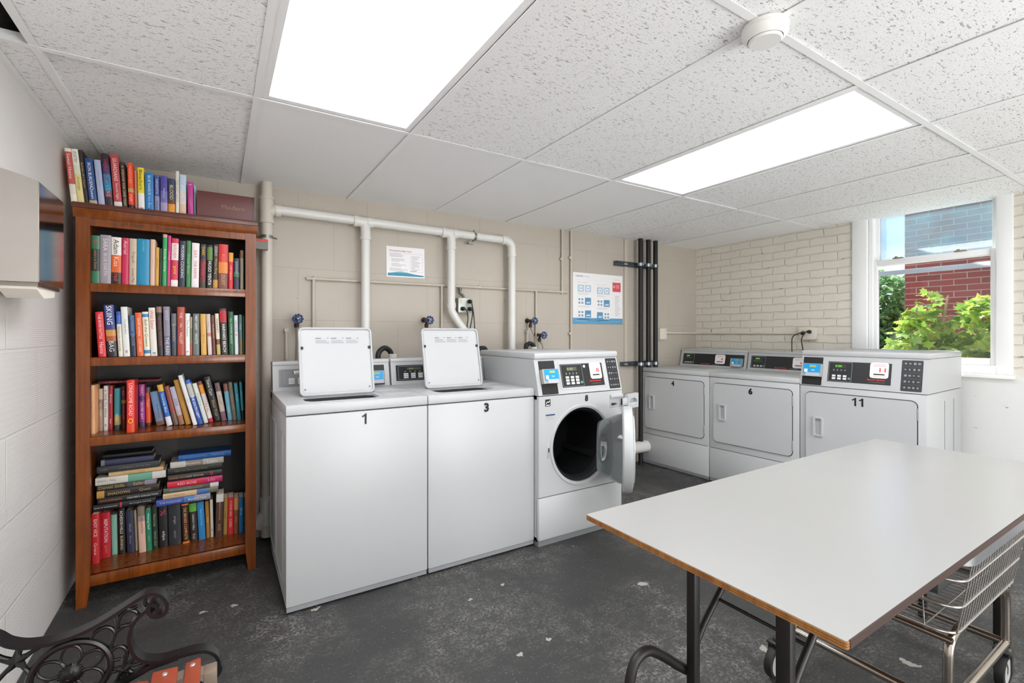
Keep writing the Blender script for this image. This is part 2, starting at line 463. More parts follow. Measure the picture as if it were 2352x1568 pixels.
# lay-in light fixtures; rear pair is unseen, added to brighten the room
LAMP = EM('#fafbff', LAMP_S)
def fixture(i, r, label):
    xa = GX0+T*i; yb_ = GY1+1.2192*r; ya = yb_-1.2192
    t = thing('ceiling_light', label, 'ceiling light', (xa+T/2, (ya+yb_)/2, ZC+.005), group='lay-in ceiling lights')
    w, d = T/2-.012, 1.2192/2-.012
    f = MB(); s = .026
    f.box(-w, -d, 0, -w+s, d, .014); f.box(w-s, -d, 0, w, d, .014)
    f.box(-w+s, -d, 0, w-s, -d+s, .014); f.box(-w+s, d-s, 0, w-s, d, .014)
    f.box(-w, -d, .014, w, d, .10)
    f.build('frame', GRIDW, t, smooth=False)
    q = MB(); q.box(-w+s-.001, -d+s-.001, .008, w-s+.001, d-s+.001, .0135); q.build('diffuser', LAMP, t, smooth=False)
fixture(1, 0, 'large glowing ceiling panel above the top-loading washers, nearest the bookcase')
fixture(4, 0, 'glowing ceiling panel in front of the window and dryers')
fixture(1, -2, 'unseen glowing ceiling panel added behind the camera as fill, by the left wall')
fixture(4, -2, 'unseen glowing ceiling panel added behind the camera as fill, by the right wall')

# smoke detector
t = thing('smoke_detector', 'round white smoke detector on the ceiling grid crossing', 'smoke detector', (1.346, .752, ZC-.0006), (math.pi, 0, 0))
b = MB(); b.lathe([(.058, 0), (.060, .004), (.060, .008), (.0585, .0095)], 40); b.build('base', WHITE_MATT, t)
b = MB(); b.lathe([(.0585, .0095), (.0595, .011), (.0595, .024), (.054, .034), (.046, .040), (.0445, .036), (.043, .031)], 40); b.build('housing', WHITE_MATT, t)
b = MB()
for k in range(14):
    a = 2*math.pi*k/14
    b.tube([(.041*math.cos(a), .041*math.sin(a), .028), (.041*math.cos(a), .041*math.sin(a), .044)], .0016, 6)
b.build('vent', DARK, t)
b = MB(); b.lathe([(.0425, .030), (.0425, .031), (.001, .031)], 32); b.build('vent_floor', DARK, t)
b = MB(); b.lathe([(.001, .038), (.043, .038), (.0445, .042), (.040, .047), (.001, .0475)], 36); b.build('cap', WHITE_MATT, t)

# ------------------------------------------------------------------ window
wn = bpy.data.objects.new('window_1', None); COL.objects.link(wn); struct(wn)
VINYL = M('#eceded', .35, var=.02)
def frame_rect(name, x0, x1, ya, yb, za, zb, wl, wr, wb, wt, m=VINYL, parent=wn):
    b = MB()
    b.box(x0, ya, za, x1, ya+wr, zb, .004); b.box(x0, yb-wl, za, x1, yb, zb, .004)
    if wb: b.box(x0, ya+wr, za, x1, yb-wl, za+wb, .004)
    if wt: b.box(x0, ya+wr, zb-wt, x1, yb-wl, zb, .004)
    return b.build(name, m, parent)
frame_rect('frame', XR-.012, XR+.12, WY0-.022, WY1+.03, .955, WZ1, .10, .075, .05, .05)
frame_rect('inner_stop', XR+.012, XR+.12, .918, 1.618, 1.0, WZ1-.05, .028, .012, 0, 0)
frame_rect('lower_sash', XR+.022, XR+.055, .925, 1.606, 1.01, 1.778, .040, .030, .045, .042)
frame_rect('upper_sash', XR+.062, XR+.092, .925, 1.606, 1.735, WZ1-.05, .040, .030, .035, .04)
frame_rect('storm_sash', XR+.105, XR+.12, .925, 1.606, 1.02, 1.70, .02, .02, .02, .035, M('#aebccb', .4))
b = MB(); b.box(XR-.05, WY0-.03, .93, XR+.03, WY1+.03, .955, .004); b.build('sill', WHITE_MATT, wn)
b = MB()
for y in (1.10, 1.44): b.box(XR+.012, y-.03, 1.778, XR+.045, y+.03, 1.785, .002); b.cyl((XR+.03, y+.012, 1.785), (XR+.03, y+.012, 1.795), .008, 10)
b.build('latch', M('#8c7f68', .4, .6), wn)
def glass(name, haze, col):
    t = NT(name); v = t.coord()
    tr = t.n('ShaderNodeBsdfTransparent'); gl = t.n('ShaderNodeBsdfGlossy'); t.inp(gl, Roughness=.03)
    a = t.n('ShaderNodeMixShader'); a.inputs[0].default_value = .05; t.l(tr.outputs[0], a.inputs[1]); t.l(gl.outputs[0], a.inputs[2])
    if haze:
        tl = t.n('ShaderNodeBsdfTranslucent'); t.l(t.mix(t.noise(v, 5, 6, .65), lin(col), lin('#a8dfe2')), tl.inputs['Color'])
        d = t.n('ShaderNodeMixShader'); t.l(t.math('ADD', t.math('MULTIPLY', t.ramp(t.noise(v, 4, 6, .6), [(.3, (0, 0, 0)), (.7, (1, 1, 1))]), .16), haze), d.inputs[0])
        t.l(a.outputs[0], d.inputs[1]); t.l(tl.outputs[0], d.inputs[2]); a = d
    t.l(a.outputs[0], t.out.inputs['Surface']); return t.m
b = MB(); b.box(XR+.036, .95, 1.05, XR+.040, 1.57, 1.74); b.build('lower_pane', glass('clear_pane', 0, '#ffffff'), wn, smooth=False)
b = MB(); b.box(XR+.075, .95, 1.765, XR+.079, 1.57, 2.28); b.build('upper_pane', glass('hazy_pane', UP_HAZE, '#6fb0d4'), wn, smooth=False)
# ------------------------------------------------------------------ white drain pipework on the back wall
PVC = M('#d9d8d4', .35, var=.02)
PVCP = M('#c9c3b8', .45, var=.03)     # the stack is painted over
PY = 3.052
t = thing('drain_pipe', 'white plastic drain pipe running along the back wall with three drops', 'pipe', (.25, PY, 0))
O = Vector((.25, PY, 0))
def L(*p): return [tuple(Vector(q)-O) for q in p]
def lt(b, pts, r, n=20): b.tube(L(*pts), r, n); return b
b = MB(); lt(b, [(.25, PY, .03), (.25, PY, ZC+.02)], .031, 24); b.build('stack_pipe', PVCP, t)
b = MB()
lt(b, [(.25, PY, 1.87), (.25, PY, 2.02)], .036, 24); lt(b, [(.25, PY, 1.865), (.25, PY, 1.885)], .039, 24); lt(b, [(.25, PY, 2.005), (.25, PY, 2.02)], .039, 24)
b.tube(smooth_path(L((.25, PY, 1.90), (.262, PY, 1.935), (.295, PY, 1.951), (.325, PY, 1.952)), 6), .033, 20)
b.build('sanitary_tee', PVCP, t)
b = MB(); lt(b, [(.30, PY, 1.951), (1.915, PY, 1.937)], .0285, 24); b.build('branch_pipe', PVC, t)
for x in (.31, .765, .85, 1.38, 1.465):
    b = MB(); lt(b, [(x-.015, PY, 1.95-.0085*x), (x+.015, PY, 1.95-.0085*x)], .0355, 24); b.build('coupling', PVC, t)
for x in (.828, 1.443):
    z = 1.951-.0087*x
    b = MB(); lt(b, [(x-.065, PY, z), (x+.05, PY, z)], .0325, 24)
    b.tube(smooth_path(L((x-.045, PY, z), (x-.008, PY, z-.015), (x, PY, z-.06), (x, PY, z-.105)), 6), .0315, 20)
    lt(b, [(x, PY, z-.115), (x, PY, z-.095)], .035, 24)
    b.build('tee_fitting', PVC, t)
b = MB(); b.tube(smooth_path(L((1.87, PY, 1.937), (1.915, PY, 1.935), (1.953, PY, 1.905), (1.961, PY, 1.855), (1.961, PY, 1.82)), 6), .0325, 22)
lt(b, [(1.961, PY, 1.815), (1.961, PY, 1.835)], .0355, 22); lt(b, [(1.865, PY, 1.937), (1.885, PY, 1.937)], .0355, 22); b.build('elbow', PVC, t)
b = MB(); lt(b, [(.828, PY, 1.84), (.828, PY, .75)], .0285, 22); b.build('drop_pipe', PVC, t)
b = MB(); b.tube(smooth_path(L((1.443, PY, 1.84), (1.443, PY, 1.6), (1.443, PY, 1.415), (1.452, PY, 1.37), (1.495, PY, 1.305), (1.56, PY, 1.225), (1.575, PY, 1.18), (1.575, PY, .8)), 6), .0285, 20)
lt(b, [(1.443, PY, 1.405), (1.443, PY, 1.44)], .0325, 22); b.build('drop_pipe', PVC, t)
b = MB(); lt(b, [(1.961, PY, 1.83), (1.961, PY, .7)], .0285, 22); b.build('drop_pipe', PVC, t)
for x, z, ax in ((.25, 1.785, 0), (1.63, 1.936, 1)):
    b = MB()
    if ax == 0:
        lt(b, [(x, PY, z-.009), (x, PY, z+.009)], .0335, 24); lt(b, [(x-.055, PY+.03, z), (x-.03, PY, z)], .005, 8); lt(b, [(x+.055, PY+.03, z), (x+.03, PY, z)], .005, 8)
    else:
        lt(b, [(x-.009, PY, z), (x+.009, PY, z)], .0315, 24); lt(b, [(x, PY, z+.03), (x, PY+.01, z+.05)], .005, 8); lt(b, [(x, PY, z-.03), (x-.03, PY+.02, z-.05)], .005, 8)
        b.box(*L((x-.045, PY+.0, z-.055))[0], *L((x, PY+.03, z-.045))[0])
    b.build('pipe_clamp', M('#8d8f8c', .4, .8), t, smooth=True)
b = MB(); lt(b, [(.25, PY, .10), (.25, PY, .26)], .037, 24); lt(b, [(.245, PY-.0, .16), (.20, PY+.02, .09)], .036, 20); b.build('base_fitting', PVC, t)

# thin painted water pipe and its neighbours
PAINT = M('#c0b8aa', .5, var=.04)
t = thing('water_pipe', 'thin cream painted water pipe stepping along the back wall up to the ceiling', 'pipe', (.518, 3.115, 1.0)); O = Vector((.518, 3.115, 1.0))
b = MB(); b.tube(smooth_path(L((.518, 3.113, .9), (.518, 3.113, 1.2), (.518, 3.113, 1.545), (.528, 3.113, 1.562), (.545, 3.113, 1.563), (1.5, 3.113, 1.569), (2.49, 3.113, 1.572), (2.505, 3.113, 1.576), (2.507, 3.113, 1.6), (2.507, 3.113, 2.13)), 4), .0095, 10); b.build('main_run', PAINT, t)
for x in (1.395, 2.236):
    b = MB(); b.tube(L((x, 3.113, 1.57), (x, 3.113, .9)), .009, 10); b.build('drop_run', PAINT, t)
b = MB()
for p in ((2.507, 1.85), (2.38, 1.575), (1.72, 1.575)): b.tube(L((p[0]-.012, 3.105, p[1]), (p[0]-.012, 3.128, p[1])), .011, 10)
b.build('pipe_strap', PAINT, t)
t = thing('riser_pipe', 'thin cream painted vertical pipe between the water pipe and the large poster', 'pipe', (2.605, 3.113, 0))
b = MB(); b.tube([(0, 0, 0), (0, 0, 2.12)], .010, 10); b.build('run', PAINT, t)
b = MB()
for z in (1.22, 1.87): b.tube([(-.014, -.008, z), (-.014, .015, z)], .012, 10)
b.build('pipe_strap', PAINT, t)

# hose bibs with blue handwheels
BRASS, BLUE = M('#4a3524', .45, .6), M('#27406e', .4)
def valve(x, z, label):
    y = 3.025
    t = thing('water_valve', label, 'valve', (x, y, z), group='water valves above the washers')
    b = MB(); b.tube([(0, .105, .004), (0, .05, .002), (0, .0, 0)], [.010, .0125, .009], 12); b.tube([(0, .105, .004), (0, .094, .004)], .019, 14)
    b.lathe([(.013, -.052), (.0145, -.03), (.008, -.022)], 12, X=Matrix.Translation((0, .055, 0))); b.tube([(0, .05, 0), (0, .055, -.03)], .010, 10); b.tube([(0, .035, .0), (0, .022, 0)], .014, 6); b.build('body', BRASS, t)
    b = MB(); R = .029; X = plane_x((0, -.006, 0), (1, 0, 0), (0, 0, 1))
    b.tube([(R*.78*math.cos(a*math.pi/12), R*.78*math.sin(a*math.pi/12), 0) for a in range(24)], .005, 8, closed=True, X=X)
    for k in range(9):
        a = 2*math.pi*k/9; b.tube([(R*.78*math.cos(a), R*.78*math.sin(a), 0), (R*1.05*math.cos(a), R*1.05*math.sin(a), 0)], .0062, 8, X=X)
        if k % 2 == 0: b.tube([(0, 0, 0), (R*.78*math.cos(a), R*.78*math.sin(a), 0)], .0035, 6, X=X)
    b.lathe([(.001, .006), (.008, .005), (.008, -.004), (.001, -.004)], 12, X=X); b.build('handwheel', BLUE, t)
    b = MB(); b.lathe([(.001, .0075), (.0038, .0065), (.0038, .005)], 10, X=X); b.build('hub_nut', CHROME, t)
valve(.415, 1.307, 'blue handwheel valve on the wall left of the first washer lid')
valve(1.262, 1.312, 'blue handwheel valve on the wall just behind the second washer lid')
valve(2.155, 1.319, 'upper of the two blue handwheel valves above the front-loading washer')
valve(2.245, 1.206, 'lower of the two blue handwheel valves above the front-loading washer')
HOSE = M('#8f8a80', .4, .4)
for pts, lab in (([(.415, 3.08, 1.254), (.417, 3.08, 1.15), (.41, 3.08, .95)], 'thin grey hose hanging from the leftmost blue valve'),
                 ([(1.262, 3.08, 1.259), (1.255, 3.07, 1.1), (1.25, 3.05, .9)], 'thin grey hose hanging from the valve behind the second lid'),
                 ([(2.155, 3.08, 1.266), (2.17, 3.05, 1.19), (2.185, 3.04, 1.05), (2.19, 3.03, .85)], 'thin grey hose hanging from the upper blue valve above the front-loading washer'),
                 ([(2.245, 3.08, 1.153), (2.262, 3.06, 1.11), (2.265, 3.05, .9)], 'short grey hose hanging from the lower blue valve above the front-loading washer')):
    b = MB(); o = Vector(pts[0]); b.tube([p-o for p in smooth_path(pts, 6)], .006, 8); q = b.build('supply_hose', HOSE); q.location = o
    tag(q, lab, 'hose', 'water supply hoses')
for x, z, lab in ((.33, 1.24, 'small cream pipe stub on the wall below the leftmost blue valve'), (2.11, 1.235, 'cream pipe stub on the wall below the upper blue valve by the right drain drop')):
    t = thing('capped_pipe', lab, 'pipe', (x+.03, 3.10, z))
    b = MB(); b.tube([(0, 0, -z), (0, 0, 0)], .009, 10); b.build('run', PAINT, t)
    b = MB(); b.tube([(0, .03, 0), (0, -.012, 0)], .013, 12); b.build('cap', PAINT, t)

# black drain hoses hooked into white standpipes behind the machines
RUB = M('#181818', .55)
for pts, sp, lab in (([(.885, 2.97, .8), (.885, 2.97, 1.04), (.895, 2.98, 1.098), (.935, 2.99, 1.124), (.975, 3.0, 1.10), (.986, 3.0, 1.05)], (.992, 3.0, 1.083), 'black drain hose hooked into a white standpipe between the washers'),
                     ([(1.635, 2.99, .8), (1.635, 2.99, 1.08), (1.645, 2.99, 1.105), (1.665, 2.99, 1.113), (1.69, 2.99, 1.10), (1.70, 2.99, 1.02)], None, 'top of a black drain hose behind the front-loading washer corner'),
                     ([(2.05, 2.99, .8), (2.05, 2.99, 1.10), (2.065, 2.995, 1.13), (2.095, 3.0, 1.142), (2.125, 3.0, 1.125), (2.135, 3.0, 1.09)], (2.13, 3.0, 1.113), 'black drain hose end over a white standpipe behind the front-loading washer')):
    o = Vector(pts[0]); b = MB(); b.tube([p-o for p in smooth_path(pts, 6)], .017, 14); q = b.build('drain_hose', RUB); q.location = o
    tag(q, lab, 'hose', 'washer drain hoses')
    if sp:
        b = MB(); b.tube([(0, 0, -sp[2]), (0, 0, 0)], .025, 18); b.tube([(0, 0, -.03), (0, 0, .002)], .028, 18); q = b.build('standpipe', PVC); q.location = sp
        tag(q, 'white standpipe under the hose '+('between the washers' if sp[0] < 1.5 else 'behind the front-loading washer'), 'pipe')
t = thing('floor_pipe', 'thick white plastic pipe low on the back wall beside the first dryer', 'pipe', (3.18, 3.04, .166))
b = MB(); b.tube([(0, 0, 0), (.275, 0, 0)], .053, 28); b.build('run', PVC, t)
b = MB(); b.tube([(-.03, 0, 0), (.0, 0, 0)], .058, 28); b.tube(smooth_path([(-.03, 0, 0), (-.06, .0, 0), (-.09, .02, 0), (-.10, .05, 0), (-.10, .092, 0)], 4), .046, 24); b.build('coupling', M('#6e6c69', .5), t)

# grey four-way outlet box with plugs and cords
GALV = M('#8f958e', .45, .6)
t = thing('outlet_box', 'grey metal outlet box with black plugs on the wall between the drain drops', 'outlet', (1.567, 3.095, 1.43))
b = MB(); b.box(-.057, -.02, -.055, .057, .036, .05, .004); b.build('box', GALV, t)
b = MB(); b.box(-.059, -.024, -.057, .059, -.02, .052, .003); b.build('cover', M('#a7aca4', .4, .5), t)
b = MB(); b.tube(smooth_path([(-.005, .0, .05), (-.008, 0, .07), (-.03, .005, .088), (-.03, .005, .11)], 5), .009, 10); b.tube([(-.03, .005, .108), (-.03, .005, .125)], .014, 12); b.build('conduit_connector', M('#6b6963', .4, .7), t)
for x in (-.028, .028):
    for z in (-.03, .025):
        b = MB(); b.lathe([(.0145, 0), (.0145, .003), (.001, .003)], 16, X=Matrix.Translation((x, -.024, z)) @ Matrix.Rotation(rad(90), 4, 'X')); b.build('receptacle', M('#cfc8b8' if (x < 0 and z > 0) else '#2a2a2a', .4), t)
def plug(x, y, z, o, nrm=(0, -1, 0)):
    n = Vector(nrm); p = Vector((x, y, z))-o
    return p, p+n*.035
def cord(pts, nrm, label, r=.004):
    o = Vector(pts[0]); t = thing('power_cord', label, 'cord', o, group='black power cords'); n = Vector(nrm)
    b = MB(); b.tube([(0, 0, 0), n*.012, n*.030, n*.036], [.014, .0155, .012, .006], 12); b.build('plug', BLACKP, t)
    b = MB(); b.tube(smooth_path([n*.03]+[Vector(p)-o for p in pts[1:]], 6), r, 8); b.build('cable', BLACKP, t)
cord([(1.595, 3.068, 1.455), (1.60, 3.035, 1.44), (1.613, 3.03, 1.36), (1.622, 3.03, 1.25), (1.628, 3.02, 1.15), (1.62, 2.98, .95)], (0, -1, 0), 'black power cord from the upper right socket of the grey outlet box')
cord([(1.539, 3.068, 1.40), (1.558, 3.035, 1.385), (1.571, 3.04, 1.34), (1.564, 3.04, 1.27), (1.555, 3.03, 1.15), (1.55, 3.0, .95)], (0, -1, 0), 'black power cord from the lower left socket of the grey outlet box')
cord([(1.595, 3.068, 1.40), (1.606, 3.035, 1.375), (1.602, 3.04, 1.32), (1.582, 3.03, 1.25), (1.568, 3.02, 1.2), (1.565, 3.0, .95)], (0, -1, 0), 'black power cord from the lower right socket of the grey outlet box')

# ------------------------------------------------------------------ posters
def marks(b, X, rowsspec, m):
    b.mat(m)
    for (x0, x1, y, h, lift) in rowsspec: flat(b, X, x0, y-h/2, x1, y+h/2, lift)
PAPER = M('#e9e8ea', .3, var=.01); PRINTG = M('#a9a5aa', .5); PRINTR = M('#b06a62', .5); TEAL = M('#1a86a3', .35); TEALL = M('#7fb5c0', .35)
w, h = .277, .21
t = thing('laundry_notice', 'small notice with a red heading and teal wave hung below the drain pipe', 'notice', (.991, YB-.004, 1.609))
t.rotation_euler = (0, rad(-.6), 0)
b = MB(); b.box(0, 0, 0, w, .003, h); b.build('sheet', PAPER, t, smooth=False)
X = plane_x((0, -.0006, 0), (1, 0, 0), (0, 0, 1))
b = MB(); b.text('Choosing the Right Cycle', .02, X @ Matrix.Translation((.10, h-.03, 0)), .0004, (.16, .014)); b.build('heading', PRINTR, t)
b = MB(); rnd = random.Random(3); sp = []
for k in range(15):
    y = h-.052-k*.0082
    if k in (3, 7, 11): continue
    sp.append((.022 if k not in (4, 5, 6, 8, 9, 10) else .035, .09+rnd.random()*.06, y, .003, 0))
for k in range(11): sp.append((.18, .2+rnd.random()*.055, h-.062-k*.009, .003, 0))
sp.append((.018, .262, h-.045, .0012, 0)); sp += [(.17, .1712, h-.115, .115, 0), (.262, .2632, h-.115, .115, 0), (.17, .262, h-.172, .0012, 0)]
marks(b, X, sp, PRINTG); b.build('small_print', None, t, smooth=False)
b = MB(); xs = [i/20 for i in range(21)]
low = [(.008+.262*x, .008) for x in xs]; top = [(.008+.262*x, .026+.008*math.sin(x*3.3)*(1-x)-.016*max(0, x-.55)*1.2) for x in xs]
b._add([(x, y, 0) for x, y in low]+[(x, y, 0) for x, y in top], [(i, i+1, 22+i, 21+i) for i in range(20)], X); b.build('wave_band', TEAL, t, smooth=False)
b = MB(); top2 = [(.03+.15*x, .027+.012*math.sin(x*math.pi)) for x in xs]; low2 = [(.03+.15*x, .024) for x in xs]
b._add([(x, y, -.0003) for x, y in low2]+[(x, y, -.0003) for x, y in top2], [(i, i+1, 22+i, 21+i) for i in range(20)], X); b.build('wave_crest', TEALL, t, smooth=False)
b = MB(); b.text('LAUNDRY', .012, X @ Matrix.Translation((.197, .046, 0)), .0004, (.05, .008)); b.build('logo', PRINTR, t)

w, h = .597, .447
t = thing('laundry_poster', 'large white instruction poster with blue pictures and a red square', 'poster', (2.635, YB-.004, 1.306))
b = MB(); b.box(0, 0, 0, w, .003, h); b.build('sheet', M('#eeeeee', .22, var=.01), t, smooth=False)
X = plane_x((0, -.0006, 0), (1, 0, 0), (0, 0, 1))
b = MB(); flat(b, X, 0, 0, w, .052); b.build('blue_band', M('#5b9cc4', .3), t, smooth=False)
b = MB(); b.text('CSCPAY', .02, X @ Matrix.Translation((.075, h-.03, 0)), .0005, (.09, .014)); b.build('logo', M('#8c6a86', .5), t)
b = MB(); b.text('Mobile', .02, X @ Matrix.Translation((.16, h-.03, 0)), 0, (.06, .014)); b.build('logo_tail', M('#b4b6c2', .5), t)
b = MB(); b.text('Using a washer', .02, X @ Matrix.Translation((.11, h-.085, 0)), 0, (.16, .012)); b.text('Using a dryer', .02, X @ Matrix.Translation((.33, h-.095, 0)), 0, (.15, .012)); b.build('heading', M('#c4aeb0', .5), t)
LB = M('#b9c9dd', .4); MBL = M('#5d93bb', .4); WB = M('#f2f4f6', .4); GB = M('#93a4bd', .4)
for cx in (.055, .28):
    for r in range(3):
        y1 = h-.105-.112*r; dy = -.012 if cx > .2 else 0
        for c in range(2):
            b = MB(); x0 = cx+.083*c; ya = y1-.062+dy; solid = (r > 0) and ((c == 1) if not (cx > .2 and r == 2) else (c == 0))
            b.mat(MBL if solid else LB if r == 0 else WB); flat(b, X, x0, ya, x0+.07, ya+.062, .0002)
            if solid:
                b.mat(WB)
                for q in range(4): flat(b, X, x0+.015+q*.011, ya+.012, x0+.023+q*.011, ya+.022+.006*(q % 2), .0004)
            elif r == 0:
                b.mat(WB); flat(b, X, x0+.018, ya+.012, x0+.052, ya+.05, .0004, .012); b.mat(MBL); flat(b, X, x0+.03, ya+.024, x0+.042, ya+.038, .0006)
            else:
                b.mat(GB)
                for q in range(4): flat(b, X, x0+.006+(q % 2)*.034, ya+.006+(q//2)*.03, x0+.03+(q % 2)*.034, ya+.026+(q//2)*.03, .0004)
            b.build('picture', None, t, smooth=False)
PR2 = M('#c3c1c4', .5); rnd = random.Random(5)
for cx in (.055, .28):
    sp = []
    for r in range(3):
        for k in range(2): sp.append((cx, cx+.08+rnd.random()*.06, h-.178-.112*r-k*.010-(.012 if cx > .2 else 0), .003, 0))
    for q in range(3): b = MB(); marks(b, X, sp[2*q:2*q+2], PR2); b.build('caption', None, t, smooth=False)
b = MB(); marks(b, X, [(.50, .54+rnd.random()*.03, h-.19-k*.016, .006, 0) for k in range(12)], PR2); b.build('small_print', None, t, smooth=False)
b = MB(); marks(b, X, [(.02, .58, h-.062, .001, 0), (.48, .56, h-.04, .004, 0)], PR2); b.build('header_line', None, t, smooth=False)
b = MB(); flat(b, X, .47, h-.15, .573, h-.065, .0002); b.build('red_square', M('#d9525c', .35), t, smooth=False)
b = MB(); flat(b, X, .48, h-.115, .497, h-.094, .0004)
for k in range(5): flat(b, X, .51, h-.117+k*.007, .555, h-.1145+k*.007, .0004)
b.build('red_square_print', M('#f0b6b6', .5), t, smooth=False)
b = MB(); b.text('www.mobilelaundry.com', .01, X @ Matrix.Translation((.10, .026, .0003)), 0, (.14, .010)); b.text('For more information or service call the number on the machine', .01, X @ Matrix.Translation((.44, .022, .0003)), 0, (.25, .009)); b.build('band_print', M('#cfe2ef', .5), t)

# ------------------------------------------------------------------ three black pipes on strut brackets
BLK = M('#1d1e20', .5, .3)
for x, zb, lab in ((3.382, 0, 'leftmost and longest of the three black vertical pipes'), (3.486, .90, 'middle one of the three black vertical pipes'), (3.585, .90, 'rightmost of the three black vertical pipes, nearest the cream box')):
    b = MB(); b.tube([(0, 0, 0), (0, 0, ZC+.03-zb)], .0215, 20); q = b.build('black_pipe', BLK); q.location = (x, 3.045, zb)
    tag(q, lab, 'pipe', 'black vertical pipes')
STRUT = M('#6f7886', .4, .7)
for x0, x1, z, lab in ((3.118, 3.635, 1.864, 'upper metal strut bracket holding the three black pipes'), (3.20, 3.635, .937, 'lower metal strut bracket holding the three black pipes')):
    t = thing('strut_bracket', lab, 'bracket', (x0, 3.11, z))
    b = MB(); b.box(0, -.021, -.02, x1-x0, .02, -.015); b.box(0, -.021, .015, x1-x0, .02, .02); b.box(0, .012, -.02, x1-x0, .02, .02)
    b.box(0, -.021, -.02, x1-x0, -.019, -.009); b.box(0, -.021, .009, x1-x0, -.019, .02); b.build('channel', STRUT, t, smooth=False)
    for px in (3.382, 3.486, 3.585):
        b = MB(); b.lathe([(.023, -.014), (.0255, -.014), (.0255, .014), (.023, .014)], 20, X=Matrix.Translation((px-x0, -.065, 0)), close=True)
        b.box(px-x0-.009, -.10, -.012, px-x0+.009, -.086, .012, .002); b.build('clamp', M('#aab0b8', .3, .8), t)
b = MB(); b.box(-.02, -.008, 0, .02, .006, 1.18); q = b.build('backing_strip', PAINT); q.location = (3.27, YB-.006, .92); tag(q, 'cream painted vertical strip on the wall left of the black pipes', 'strip')

# cream junction box, conduit round the corner and outlet by the window
CREAM = M('#d9d3c6', .45)
t = thing('junction_box', 'small cream junction box on the back wall right of the black pipes', 'junction box', (3.735, 3.10, 1.217))
b = MB(); b.box(-.048, -.02, -.052, .048, .03, .052, .003); b.build('box', CREAM, t)
b = MB(); b.box(-.05, -.026, -.054, .05, -.02, .054, .004); b.build('cover', CREAM, t)
b = MB()
for z in (-.04, .04): b.tube([(.03, -.028, z), (.03, -.025, z)], .003, 8)
b.build('screw', GALV, t)
q = MB(); q.tube(smooth_path([(3.785, 3.115, 1.228), (4.1, 3.115, 1.226), (4.25, 3.115, 1.225), (4.288, 3.108, 1.225), (4.295, 3.08, 1.225), (4.295, 2.9, 1.224), (4.295, 2.10, 1.222)], 5), .009, 10)
o = q.build('conduit', CREAM); tag(o, 'cream conduit running round the corner from the junction box to the right wall outlet', 'conduit')
t = thing('wall_outlet', 'cream outlet with black plugs on the brick wall above the tall dryer', 'outlet', (4.285, 2.03, 1.22))
b = MB(); b.box(-.02, -.06, -.05, .025, .06, .05, .004); b.build('box', CREAM, t)
b = MB(); b.box(-.026, -.062, -.052, -.02, .062, .052, .003); b.build('cover', CREAM, t)
for y in (-.028, .028):
    b = MB(); b.lathe([(.016, 0), (.016, .004), (.001, .004)], 16, X=Matrix.Translation((-.026, y, .012)) @ Matrix.Rotation(rad(-90), 4, 'Y')); b.build('receptacle', M('#b9b2a2', .4), t)
cord([(4.258, 2.055, 1.222), (4.22, 2.075, 1.222), (4.215, 2.12, 1.19), (4.22, 2.13, 1.12), (4.23, 2.13, .95)], (-1, 0, 0), 'black power cord from the left socket of the cream wall outlet')
cord([(4.258, 2.005, 1.235), (4.215, 2.02, 1.23), (4.205, 2.045, 1.17), (4.22, 2.04, 1.08), (4.23, 2.03, .95)], (-1, 0, 0), 'black power cord from the right socket of the cream wall outlet')

# small red-topped block behind the bookcase
t = thing('wall_block', 'small grey block with a red top between the bookcase and drain pipe', 'block', (.165, 2.98, 1.70))
b = MB(); b.box(0, 0, 0, .085, .03, .045); b.build('block', M('#86827c', .7), t, smooth=False)
b = MB(); b.box(0, -.001, .045, .085, .031, .058, .003); b.build('red_top', M('#d6402f', .5), t)

# ------------------------------------------------------------------ paper towel dispenser on the left wall
t = thing('towel_dispenser', 'brushed steel paper towel dispenser on the left wall beside the bookcase', 'dispenser', (XL, 1.96, 1.375))
D, W_, H_ = .128, .272, .316
b = MB()
pts = [(0, 0), (D, 0), (D, H_-.005)]+[(D*(1-k/8.0), H_-.005+.030*math.sin(rad(90*k/8.0))) for k in range(1, 9)]
n = len(pts); vs = [(x, 0, z) for x, z in pts]+[(x, W_, z) for x, z in pts]
b._add(vs, [list(range(n)), list(range(2*n-1, n-1, -1))]+[(i, n+i, n+(i+1) % n, (i+1) % n) for i in range(n)])
b.build('cabinet', M('#b4afa9', .32, 1.0, bump=.04, bscale=150), t, angle=25)
b = MB(); b.box(D, .003, .001, D+.002, W_-.003, H_-.008); b.build('front_door', M('#a9a29c', .12, 1.0), t, smooth=False)
b = MB(); b.box(.02, .02, -.012, D-.005, W_-.02, 0); b.build('tray', M('#8f8880', .3, 1.0), t, smooth=False)
b = MB(); b.prism_x([(.03, -.012), (W_-.05, -.012), (W_-.06, -.035), (.10, -.045), (.03, -.02)], .03, D-.01); b.build('paper_towel', M('#e8e2d6', .8), t, smooth=False)
# ------------------------------------------------------------------ laundry machines
SEAM, GAP = M('#5b5c5e', .5), M('#2b2b2b', .6)
BLUEC = M('#1e9bd8', .3); READG = M('#a9a6a2', .4); KEYW = M('#dedede', .4); PANEL = M('#232426', .35)
LCD = M('#8f9a6a', .3); LCDG = EM('#7ddb4a', .45); REDP = M('#e0362a', .4); STICK = M('#f0ecec', .35); PRN = M('#77777a', .5); GREENK = M('#6f9a86', .4)
NUM = M('#0f0f0f', .5)

